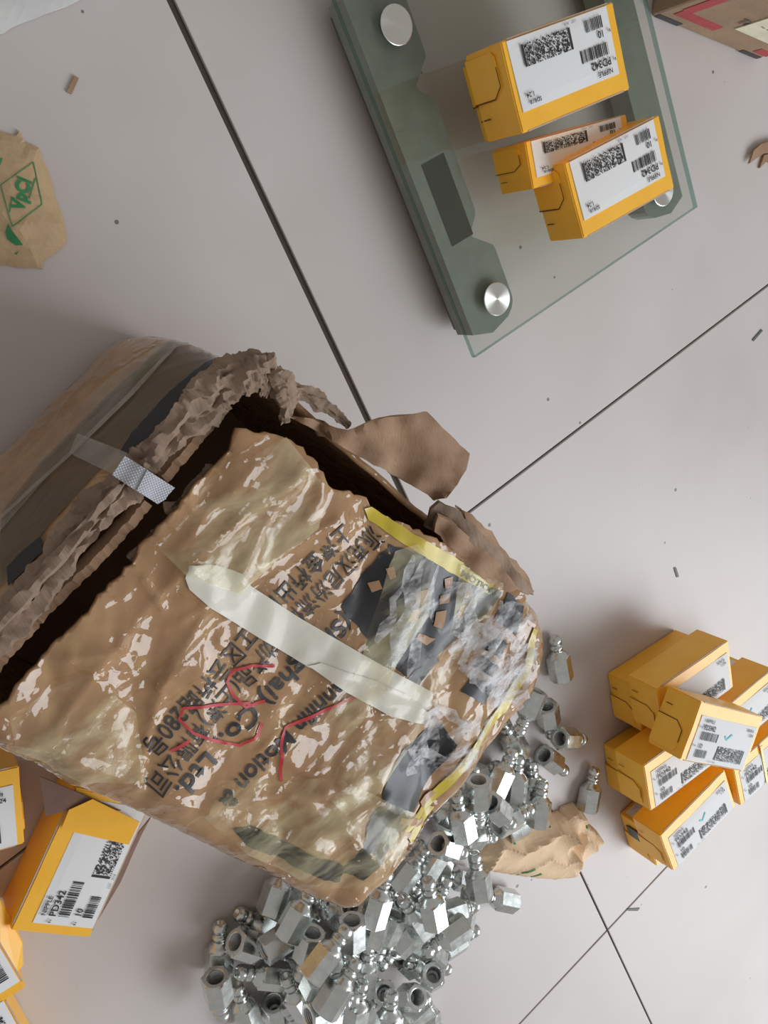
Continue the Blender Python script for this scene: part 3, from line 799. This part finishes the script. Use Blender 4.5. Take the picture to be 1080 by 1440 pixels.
for yy in (py, GY1 - (py - GY0)):
    for xx in pxs:
        v, f = lathe([(.0, .0001), (.0, .0128), (.0012, .0140), (.0016, .0134), (.0016, .0001)], 48, 'z')
        o = spart('steel_pad', mesh('steel_pad', v, f), M['brushed'], smooth=False); o.location = (xx - sx, yy - sy, GZ - .0001)
        # raised moulding round the foot
        v, f = lathe([(0, .0001), (0, .013), (.006, .015), (.026, .016), (.034, .0155), (.0345, .0001)], 28, 'z')
        o = spart('foot', mesh('foot', v, f), M['plastic_dark'], smooth=True); o.location = (xx - sx, yy - sy, .0002)
pc = [px2(*p, GZ) for p in ((540, 4), (575, 60), (590, 112), (560, 85), (528, 40))]

# ------------------------------------------------------------------ boxes on the scale
k1 = lambda *p: crop((640, 0), 3.375, [p])[0]
GRP = 'yellow part boxes on the glass scale'
part_box(k1(745, 8), k1(218, 196), GZ + 2 * BH_ + .002, 'yellow part box with smudged white label, top of the two stacked on the scale', GRP)
part_box(k1(700, 44), k1(180, 236), GZ + BH_ + .001, 'yellow part box under the box with smudged label on the scale', GRP, with_label=False)
part_box(k1(800, 545), k1(352, 668), GZ + BH_ + .001, 'yellow part box wedged between the other boxes on the glass scale', GRP, ysc=.58)
part_box(k1(958, 548), k1(528, 768), GZ + BH_ + .016, 'yellow part box with clean white label at the front of the glass scale', GRP)

# ------------------------------------------------------------------ stack of boxes on the right
kA = lambda *p: crop((850, 870), 4.696, [p])[0]
kB = lambda *p: crop((860, 960), 4.909, [p])[0]
G2 = 'yellow part boxes stacked on the tiles'
H1, H2, H3 = BH_ + .0005, 2 * BH_ + .003, 3 * BH_ + .006
part_box(kA(395, 780), kA(850, 450), H2, 'yellow part box leaning label out, highest of the pair nearest the glass scale', G2)
part_box((902, 1030), (998, 962), H1, 'lower yellow part box of the pair nearest the glass scale', G2)
part_box(kB(310, 855), kB(700, 560), H2, 'yellow part box with its label half hidden under the skewed top box', G2)
part_box((896, 1128), (985, 1066), H1, 'lower yellow part box beneath the half-hidden label', G2)
part_box(kB(440, 1285), kB(840, 865), H2, 'yellow part box with teal tick and torn label edge, upper of its pair', G2, mark=True)
b4 = part_box((928, 1214), (1005, 1140), H1, 'crushed yellow part box with torn end beneath the teal-ticked box', G2)
obj('torn_hole_shade', box_mesh('torn_hole_shade', -.0034, -.0022, .034, .050, .010, .030), M['lcd_hole_shade'], b4)  # dark plate on the end face paints the shade inside the torn hole
obj('side_label', box_mesh('side_label', .004, .040, BW_ + .0014, BW_ + .0020, .006, .036), M['label'], b4)
b5 = part_box(kB(885, 855), kB(1290, 480), H2, 'yellow part box with a yellow strip across its label', G2)
obj('yellow_strip', box_mesh('yellow_strip', .046, .050, .001, BW_ - .002, BH_ + .0022, BH_ + .0028), M['yellow_print'], b5)
part_box((1012, 1070), (1092, 1001), H2, 'yellow part box with shiny edge on top of the one with a black logo label', G2, mark=True)
bl_ = part_box((981, 1059), (1061, 990), H1, 'low yellow part box with a white black-logo label on its side', G2)
lg = obj('logo_label', box_mesh('logo_label', .030, .104, BW_ + .0016, BW_ + .0022, .004, .037), M['label'], bl_)
for (xa, xb, za, zb) in ((.050, .056, .012, .030), (.058, .064, .012, .030), (.066, .072, .012, .030), (.048, .074, .009, .0105)):
    obj('logo_bar', box_mesh('logo_bar', xa, xb, BW_ + .0022, BW_ + .0024, za, zb), M['print'], lg)
part_box(kB(482, 532), kB(905, 608), H3 + .008, 'yellow part box lying skewed on top of the stack with a teal tick', G2, mark=True)

# ------------------------------------------------------------------ boxes at the lower left
G3 = 'yellow part boxes beside the carton'
def sheet_part(t, name, pts, mat, thick=.0009):
    "flat board piece of a box: corners are pixels with a height"
    W = [px(*p) for p in pts]; nn = (W[1] - W[0]).cross(W[2] - W[0]).normalized()
    if nn.z < 0: W.reverse(); nn = -nn
    inv = Matrix.Rotation(-t.rotation_euler.z, 4, 'Z') @ Matrix.Translation(-t.location)
    n = len(W); v = [inv @ w for w in W] + [inv @ (w - nn * thick) for w in W]
    f = [list(range(n)), [n + i for i in reversed(range(n))]] + [[(i + 1) % n, i, n + i, n + (i + 1) % n] for i in range(n)]
    return obj(name, mesh(name, v, f), mat, t)
b1 = part_box((137, 1294), (200, 1155), H1, 'yellow part box with open flap folded over its label beside the torn carton', G3)
z1 = H1 + .004
sheet_part(b1, 'open_flap', [(86, 1166, z1), (97, 1139, z1), (130, 1124, z1 + .004), (196, 1156, z1 + .003), (181, 1188, z1)], M['yellow'])
sheet_part(b1, 'inside_flap', [(138, 1294, .038), (134, 1292, .040), (181, 1188, .040), (212, 1150, .036), (196, 1180, .030), (170, 1240, .028)], M['inner'])
sheet_part(b1, 'inside_flap', [(56, 1092, .046), (170, 1140, .046), (95, 1140, .044), (64, 1148, .043)], M['inner'])
part_box((0, 0), (1, 0), H1, 'yellow part box half out of the picture behind the open one', G3, corner=((34, 1186), (25, 1066)))
b2 = part_box((24, 1368), (-42, 1256), H1, 'yellow part box with label turned away from the open box', G3)
sheet_part(b2, 'open_flap', [(0, 1266, .034), (15, 1292, .034), (31, 1326, .033), (32, 1358, .033), (23, 1368, .0405), (0, 1324, .0405)], M['yellow'])
part_box((70, 1520), (16, 1422), H1, 'yellow part box cut off at the bottom beside the turned one', G3)

# ------------------------------------------------------------------ zinc fittings
HEXR = .0128; FLEN = .050
def hex_mesh():
    v, f = [], []
    # hex prism with chamfered ends along x, 0 .. .027, with an open bore
    ring = lambda x, r, n, ph=0: [(x, r * math.cos(2*math.pi*i/n + ph), r * math.sin(2*math.pi*i/n + ph)) for i in range(n)]
    def hexr(x, R):
        out = []
        for i in range(24):
            a = 2 * math.pi * i / 24; m = (a % (math.pi / 3)) - math.pi / 6
            out.append((x, R * math.cos(math.pi / 6) / math.cos(m) * math.cos(a), R * math.cos(math.pi / 6) / math.cos(m) * math.sin(a)))
        return out
    rings = [ring(.0005, .0072, 24), ring(0, .0080, 24), ring(0, .0108, 24), hexr(.0010, HEXR), hexr(.0262, HEXR), ring(.0275, .0106, 24)]
    for r in rings: v += r
    for k in range(len(rings) - 1):
        for i in range(24):
            j = (i + 1) % 24; f.append([k*24+i, (k+1)*24+i, (k+1)*24+j, k*24+j])
    return mesh('hex_body', v, f)
ME_hex = hex_mesh(); ME_hex.materials.append(M['zinc'])
v, f = lathe([(.0274, .0106), (.0300, .0092), (.0322, .0066), (.0350, .0062), (.0352, .0068), (.0390, .0068), (.0394, .0054), (.0412, .0054), (.0416, .0068), (.0462, .0068), (.0490, .0056), (.0498, .0046), (.0498, .0034), (.044, .0030), (.044, .0001)], 20)
ME_tip = mesh('nipple_tip', v, f); ME_tip.materials.append(M['zinc'])
for p in ME_tip.polygons: p.use_smooth = True
prof = [(.0005, .0072)]
for i in range(9): prof += [(.001 + i * .0018, .0072), (.0019 + i * .0018, .0066)]
prof += [(.018, .0064), (.0185, .0040), (.026, .0036), (.026, .0001)]
v, f = lathe(prof, 20); ME_bore = mesh('threaded_bore', v, f); ME_bore.materials.append(M['zinc_dark'])
# (hex end x, y, tip x, y, layer, tilt: + lifts the hex end)
FIT = [
 (306,1370,311,1300,0,0),(303,1378,313,1428,0,0),(387,1312,335,1286,0,0),(332,1323,383,1343,0,0),(425,1366,388,1345,0,0),(396,1371,338,1369,0,0),(352,1446,333,1384,0,0),(379,1400,394,1452,0,.3),
 (430,1420,403,1376,1,0),(440,1370,441,1406,1,.5),(384,1328,425,1305,0,0),(436,1312,425,1376,2,.15),(410,1302,435,1260,1,0),(474,1256,440,1296,0,0),(383,1266,400,1225,0,0),(412,1262,432,1232,0,0),
 (436,1452,404,1418,0,0),(425,1448,462,1470,1,0),(447,1424,490,1408,2,0),(480,1292,446,1262,1,0),(488,1270,512,1296,1,.5),(525,1286,541,1238,2,0),(580,1272,543,1252,1,0),(563,1238,592,1202,2,0),
 (613,1204,587,1249,1,0),(668,1240,614,1228,0,0),(611,1296,602,1240,3,0),(600,1290,625,1246,1,0),(590,1300,572,1272,1,0),(642,1292,614,1272,0,0),(552,1290,531,1346,3,.1),(578,1312,538,1356,3,0),
 (598,1300,576,1362,2,.1),(598,1356,616,1396,2,.6),(602,1338,628,1363,1,0),(572,1384,567,1422,2,.9),(606,1452,599,1400,0,0),(528,1380,554,1420,2,.6),(510,1394,519,1328,2,0),(494,1297,495,1358,2,0),
 (508,1340,507,1292,1,0),(522,1308,540,1274,2,.3),(446,1360,480,1318,3,0),(470,1366,496,1326,2,0),(486,1342,455,1396,1,0),(465,1407,493,1366,2,0),(517,1380,479,1408,1,0),(498,1440,508,1392,2,0),
 (520,1434,514,1386,1,0),(530,1470,526,1426,1,0),(546,1446,550,1412,2,0),(642,1308,610,1332,1,0),(626,1332,669,1310,0,0),(647,1308,659,1256,0,0),(630,1284,662,1276,0,0),
 (761,1059,799,1088,0,0),(728,1056,709,1018,0,0),(750,978,733,1026,0,0),(765,992,779,1036,0,.2),(784,1036,824,1042,0,.2),(788,953,782,897,0,0),(824,1136,838,1083,0,0),
 (698,1106,719,1063,1,0),(658,1098,699,1080,0,0),(722,1118,730,1073,0,0),(751,1126,749,1073,0,0),(755,1154,764,1104,0,0),(695,1112,690,1163,2,.1),(672,1106,673,1152,1,0),(724,1106,709,1150,1,.1),
 (703,1158,744,1140,0,0),(716,1170,752,1154,0,0),(664,1136,669,1168,0,.3),(652,1174,643,1118,1,0),(617,1138,628,1176,0,0),(650,1178,694,1177,1,0),(615,1184,654,1202,1,.2),(674,1256,669,1204,0,0),(719,1266,679,1260,0,0),
 (648,1128,664,1092,0,0),(640,1150,600,1130,0,0),(560,1340,600,1380,0,0),(470,1320,520,1350,0,0),(430,1330,470,1350,0,0),(540,1320,560,1280,0,0),(480,1440,440,1420,0,0),(570,1440,540,1400,0,0),(590,1420,560,1450,1,0),(520,1260,560,1230,0,0),(620,1220,590,1190,0,0),(690,1130,720,1160,0,0)]
def samples(P, d):
    out = []
    for a, r in ((.003, .0108), (.008, .0112), (.0135, .0112), (.019, .0112), (.0245, .0108), (.031, .0085), (.037, .0066), (.0425, .0066), (.0475, .006)): out.append((P + d * a, r))
    return out
placed = []
order = sorted(range(len(FIT)), key=lambda i: FIT[i][4])
for i in order:
    hx, hy, tx, ty, lay, tl = FIT[i]
    z = .0112
    best = None
    for step in range(60):
        a, b = px(hx, hy, z), px(tx, ty, z); L = (b - a).length
        d = (b - a).normalized()
        flat = math.acos(min(1, max(.45, L / FLEN))) * .6
        ang = -tl if tl else 0.0
        dd = Vector((d.x * math.cos(ang), d.y * math.cos(ang), math.sin(ang)))
        if ang == 0:
            # the tip is thinner than the hex: let it droop until both touch, as far as the layer allows
            dd = Vector((d.x, d.y, -.10 if lay == 0 else -.05)).normalized()
        mid = (a + b) / 2; P = mid - dd * (FLEN / 2)
        S = samples(P, dd)
        lo = min(s[0].z - s[1] for s in S)
        if lo < 0: P.z -= lo; S = samples(P, dd)
        bad = False
        for (c, r) in S:
            for (Q, mx_, SS) in placed:
                if (Q - c).length > .065: continue
                if any((c - c2).length < (r + r2) * .93 for c2, r2 in SS): bad = True; break
            if bad: break
        best = (P, dd, S)
        if not bad: break
        z += .0018
    P, dd, S = best
    placed.append((P + dd * FLEN / 2, 0, S))
    FIT[i] = FIT[i] + (P, dd)
lab_a = 'zinc-plated hex fitting with round nipple tip lying in the heap by the carton corner'
singles = {(788, 953): 'zinc-plated hex fitting standing apart on the bare tile beside the carton edge', (824, 1136): 'zinc-plated hex fitting lying alone beside the crumpled paper and yellow boxes',
           (761, 1059): 'zinc-plated hex fitting lying askew apart from the heap with tip toward the yellow boxes', (719, 1266): 'zinc-plated hex fitting lying below the crumpled kraft paper'}
r2 = random.Random(4)
for q in FIT:
    P, dd = q[6], q[7]
    t = empty('hex_fitting'); zq = dd.to_track_quat('X', 'Z')
    roll = math.pi / 6 if q[4] == 0 and q[5] == 0 else r2.uniform(0, math.pi / 3)
    t.rotation_euler = (zq.to_matrix() @ Matrix.Rotation(roll + math.pi / 6 * 0, 3, 'X')).to_euler(); t.location = P
    lb = singles.get((q[0], q[1]))
    mx_, my_ = (q[0] + q[2]) / 2, (q[1] + q[3]) / 2
    if not lb:
        st_ = 'zinc-plated hex fitting, threaded bore turned up,' if q[5] >= .3 else 'zinc-plated hex fitting lying on top of others' if q[4] >= 2 else 'zinc-plated hex fitting lying low in the heap' if q[4] == 1 else 'zinc-plated hex fitting lying on the floor'
        if my_ < 1060: wh = 'beside the rounded end of the carton'
        elif mx_ > 605 and my_ < 1215: wh = 'between the carton stripe and the crumpled paper'
        elif mx_ > 605: wh = 'at the heap edge below the crumpled paper'
        elif mx_ < 400: wh = 'at the heap end nearest the open yellow box'
        elif my_ < 1300: wh = 'tucked against the lowest carton corner'
        elif my_ > 1395: wh = 'at the heap side farthest from the carton'
        else: wh = 'in the middle of the heap'
        lb = st_ + ' ' + wh
    tag(t, lb or lab_a, 'fitting', 'loose zinc-plated hex fittings')
    obj('hex_body', ME_hex, None, t); obj('nipple_tip', ME_tip, None, t); obj('threaded_bore', ME_bore, None, t)

# ================================================================== paper things
def pillow(name, poly_px, zf, mat, step=.004, jit=.0006, z_est=.01, seed=1):
    "closed crumpled paper body on the floor; zf(d, p) gives the height from edge distance d"
    out = densify([px2(*p, z_est) for p in poly_px], step, jit, seed=seed)
    v, f = tri2d([(p.x, p.y) for p in out], step); f = up_faces(v, f)
    n = len(out)
    V = []
    for p in v:
        d = min(dseg(p, out[i - 1], out[i]) for i in range(n))
        V.append(Vector((p.x, p.y, zf(d, p))))
    B_ = [Vector((p.x, p.y, .0006)) for p in v]
    m = len(V); F = [list(q) for q in f] + [[i + m for i in reversed(q)] for q in f]
    cnt = set()
    for q in f:
        for i in range(3): cnt.add((q[i], q[(i + 1) % 3]))
    for a, b in cnt:
        if (b, a) not in cnt: F.append([b, a, a + m, b + m])
    return V + B_, F, (V, f)
def local(o, me):
    pass
# flat packet
pk = [(-60, 190), (0, 180), (20, 187), (26, 188), (30, 180), (38, 196), (58, 205), (64, 225), (75, 250), (82, 275), (92, 300), (97, 325), (98, 338), (85, 352), (64, 367), (63, 378), (40, 376), (0, 371), (-60, 372)]
fold_pk = [([px2(10, 325), px2(55, 312), px2(88, 318)], .003, .004), ([px2(20, 330), px2(40, 345), px2(85, 345)], .003, .004), ([px2(0, 300), px2(30, 350), px2(62, 360)], .003, .005), ([px2(40, 283), px2(75, 290), px2(88, 310)], .002, .004)]
def zf1(d, p):
    z = .002 + .012 * (1 - math.exp(-d / .010)) + .003 * fbm(p.x * 25, p.y * 25, 2, 4) * min(1, d / .01)
    for pl, a, w in fold_pk:
        q = min(dseg(p, pl[i], pl[i + 1]) for i in range(len(pl) - 1)); z += a * math.exp(-q / w) * min(1, d / .006)
    return max(.0012, z)
V, F, top = pillow('paper_packet', pk, zf1, M['paper_dull'], seed=2)
c0 = px(30, 280, 0)
pack = tag(empty('paper_packet', (c0.x, c0.y, 0)), 'flattened kraft paper packet with a green diamond logo on the tiles', 'paper packet')
def shifted(me, c):
    for v in me.vertices: v.co.x -= c.x; v.co.y -= c.y
    return me
obj('paper_sheet', shifted(mesh('paper_sheet', V, F), c0), M['paper_dull'], pack)
pk_bvh = BVHTree.FromPolygons(*top)
def stick(bvh, x, y, off=.0006):
    h = bvh.ray_cast(Vector((x, y, .5)), Vector((0, 0, -1))); return Vector((x, y, (h[0].z if h[0] else .001) + off))
def print_poly(poly_px, zest, bvh, mat, c, parent, name='print', step=.003):
    out = densify([px2(*p, zest) for p in poly_px], step)
    v, f = tri2d([(p.x, p.y) for p in out], step); f = up_faces(v, f)
    return obj(name, shifted(mesh(name, [stick(bvh, p.x, p.y) for p in v], f), c), mat, parent)
kp = lambda *p: crop((0, 160), 6.0, [p])[0]
dm = [kp(285, 405), kp(355, 765), kp(95, 955), kp(5, 600)]
for i in range(4): print_poly(ribbon_px([dm[i], dm[(i + 1) % 4]], .7), .013, pk_bvh, M['green'], c0, pack, step=.002)
print_poly([kp(60, 930), kp(95, 1000), kp(190, 1110), kp(130, 1110), kp(60, 1060), kp(40, 1000)], .013, pk_bvh, M['green'], c0, pack)
print_poly([kp(130, 1180), kp(160, 1155), kp(145, 1190)], .013, pk_bvh, M['green'], c0, pack)
print_poly([kp(-10, 375), kp(22, 372), kp(5, 430), kp(-10, 430)], .013, pk_bvh, M['green'], c0, pack)
print_poly(ribbon_px([kp(75, 835), kp(100, 700)], .9), .013, pk_bvh, M['green'], c0, pack, step=.002)
print_poly(ribbon_px([kp(240, 715), kp(300, 545)], .9), .013, pk_bvh, M['green'], c0, pack, step=.002)
def text_on(body, p0, p1, hgt, zest, bvh, mat, c, parent, bold=0):
    me = text_mesh(body, hgt, bold, seg=.003); a, b = px2(*p0, zest), px2(*p1, zest); d = b - a; L = d.length; d.normalize(); u = Vector((-d.y, d.x))
    s = L / max(v.co.x for v in me.vertices)
    for v in me.vertices:
        q = a + d * (v.co.x * s) + u * v.co.y; v.co = stick(bvh, q.x, q.y)
    o = obj('print', shifted(me, c), mat, parent); o['kind'] = 'stuff'
    return o
text_on('VpCI', kp(192, 828), kp(262, 572), .0115, .013, pk_bvh, M['green'], c0, pack, .0005)

# crumpled wrapping paper by the fittings
kc = lambda *p: crop((660, 1120), 4.909, [p])[0]
cp = [kc(*p) for p in [(55, 480), (90, 370), (130, 310), (220, 270), (330, 230), (560, 170), (690, 150), (700, 120), (780, 90), (830, 130), (830, 200), (880, 230), (935, 270), (935, 320), (905, 400), (850, 470), (790, 500), (815, 570), (760, 610), (640, 620), (500, 610), (350, 590), (140, 555), (120, 500)]]
ZC = .018
fc = [([kc(210, 320), kc(350, 365), kc(620, 228), kc(690, 260)], .011, .006), ([kc(190, 340), kc(150, 545)], .008, .005), ([kc(690, 260), kc(720, 400), kc(780, 500)], .012, .006), ([kc(400, 520), kc(560, 420), kc(660, 470), (kc(720, 420))], .005, .005), ([kc(700, 120), kc(790, 150), kc(830, 200), kc(900, 250), kc(920, 320)], .012, .006), ([kc(150, 320), kc(560, 190)], .004, .008), ([kc(800, 270), kc(890, 380)], .006, .004)]
fc = [([px2(*q, ZC) for q in pl], a, w) for pl, a, w in fc]
hole_c = px2(*kc(740, 330), ZC)
def zf2(d, p):
    z = .004 + .016 * (1 - math.exp(-d / .010)) + .0035 * fbm(p.x * 14, p.y * 14, 5, 2) * min(1, d / .01)
    for pl, a, w in fc:
        q = min(dseg(p, pl[i], pl[i + 1]) for i in range(len(pl) - 1)); z += a * math.exp(-q / w) * min(1, d / .004)
    hd = (Vector(p) - hole_c).length
    if hd < .016: z -= .016 * (1 - hd / .016)
    return max(.0015, z)
V, F, top = pillow('crumpled_paper', cp, zf2, M['paper'], step=.0032, z_est=ZC, seed=3)
c1 = px(765, 1195, 0)
crum = tag(empty('crumpled_paper', (c1.x, c1.y, 0)), 'crumpled piece of kraft wrapping paper with green print beside the metal fittings', 'paper')
obj('paper_sheet', shifted(mesh('paper_sheet', V, F), c1), M['paper'], crum)
cp_bvh = BVHTree.FromPolygons(*top)
for pl in ([(300, 240), (310, 325)], [(335, 225), (350, 290)], [(370, 230), (378, 275)], [(160, 290), (215, 280)], [(560, 180), (575, 225)], [(390, 555), (460, 505)], [(480, 605), (525, 555)], [(380, 580), (392, 582)], [(260, 245), (262, 265)], [(850, 215), (830, 235)]):
    print_poly(ribbon_px([kc(*q) for q in pl], 1.6), ZC + .004, cp_bvh, M['green'], c1, crum, step=.002)

# ================================================================== carton at the top right
q0, q1 = px2(914, 22), px2(1064, 84)
d = (q1 - q0).normalized(); nrm = Vector((-d.y, d.x))
if nrm.dot(q0) < 0: nrm = -nrm
LB = (q1 - q0).length
bc = tag(empty('shipping_carton', (q0.x, q0.y, 0), math.atan2(d.y, d.x)), 'brown shipping carton with red band and cream note behind the scale', 'carton')
sgn = 1 if Vector((-d.y, d.x)).dot(nrm) > 0 else -1
def cb(name, x0, x1, y0, y1, z0, z1, mat, bev=0, parent=None):
    ya, yb = sorted((y0 * sgn, y1 * sgn))
    return obj(name, box_mesh(name, x0, x1, ya, yb, z0, z1, bev=bev), mat, parent or bc)
cb('body', 0, LB, 0, .17, .0005, .20, M['carton_brown'], .003)
cb('red_band', .012, LB * .42, -.0006, .0002, .018, .030, M['carton_red'])
cb('red_band', .010, .022, -.0006, .0002, .030, .12, M['carton_red'])
cb('red_band', LB * .86, LB - .002, -.0006, .0002, .012, .022, M['carton_red'])
cb('black_mark', .004, LB * .22, -.0006, .0002, .002, .009, M['ink_soft'])
cb('black_mark', LB * .80, LB * .98, -.0006, .0002, .002, .008, M['ink_soft'])
nt = cb('paper_note', LB * .48, LB * .97, -.0012, .0004, .036, .095, M['cream'])
nt['label'] = 'cream paper note with handwriting'
def side_text(body, x, z, s, mat, parent, off):
    me = text_mesh(body, s, .0001)
    me.materials.append(mat)
    o = obj('print', me, None, parent); o['kind'] = 'stuff'; o.rotation_euler = (math.pi / 2, 0, 0 if sgn > 0 else 0); o.location = (x, -off * sgn if sgn > 0 else off, z)
    return o
side_text('Tel', LB * .40, .046, .016, M['ink_soft'], bc, .0010)
for k in range(3):
    side_text('~ -- ~', LB * .55, .082 - k * .014, .010, M['print_grey'], nt, .0016)

# ================================================================== small litter
def litter(name, poly_px, h, mat, label, cat):
    c = px(sum(p[0] for p in poly_px) / len(poly_px), sum(p[1] for p in poly_px) / len(poly_px), 0)
    pl = [px2(*p, h) - Vector((c.x, c.y)) for p in poly_px]
    o = obj(name, prism(name, [(p.x, p.y) for p in pl], .0002, h), mat); o.location = (c.x, c.y, 0)
    return tag(o, label, cat)
litter('cardboard_chip', [(105, 106), (111, 110), (101, 132), (94, 129)], .0018, M['kraft'], 'small brown cardboard chip lying alone above the paper packet', 'chip')
litter('paper_sliver', [(1071, 463), (1073, 465), (1060, 480), (1058, 478)], .0010, M['plastic_dark'], 'thin grey paper sliver on the pale tile below the glass scale', 'sliver')
litter('paper_sliver', [(948, 799), (951, 798), (955, 811), (952, 812)], .0010, M['plastic_dark'], 'thin grey sliver on the tile above the stacked yellow boxes', 'sliver')
litter('paper_sliver', [(882, 1278), (900, 1277), (897, 1281), (884, 1281)], .0010, M['plastic_dark'], 'thin grey sliver beside the crossing of two floor joints', 'sliver')
tp = tag(empty('torn_cardboard', tuple(px(1068, 218, 0))), 'torn scrap of brown cardboard on the tile beyond the glass scale', 'scrap')
for pl, hh in (([(1052, 230), (1058, 212), (1068, 203), (1084, 198), (1100, 200), (1100, 214), (1072, 216)], .006), ([(1070, 236), (1076, 218), (1090, 214), (1100, 216), (1100, 236), (1080, 226)], .003)):
    c = px(1068, 218, 0); v = [px2(*p, .004) - Vector((c.x, c.y)) for p in pl]
    o = obj('torn_piece', prism('torn_piece', [(p.x, p.y) for p in v], hh - .0026, hh), M['kraft'], tp)
# pale plastic film in the corner
fl = [(-80, 76), (-20, 52), (6, 46), (16, 40), (24, 36), (60, 21), (95, 8), (118, -4), (150, -30), (60, -90), (-90, -40)]
def zf3(d, p): return .0012 + .003 * (1 - math.exp(-d / .012)) + .0016 * abs(noise.noise(Vector((p.x * 40, p.y * 40, 1)))) * min(1, d / .006)
V, F, top = pillow('plastic_film', fl, zf3, M['plastic_sheet'], step=.006, jit=.0004, z_est=.002, seed=4)
c2 = px(20, 0, 0)
o = obj('plastic_film', shifted(mesh('plastic_film', V, F), c2), M['plastic_sheet']); o.location = (c2.x, c2.y, 0)
tag(o, 'pale plastic film lying on the tiles beyond the paper packet', 'plastic film')
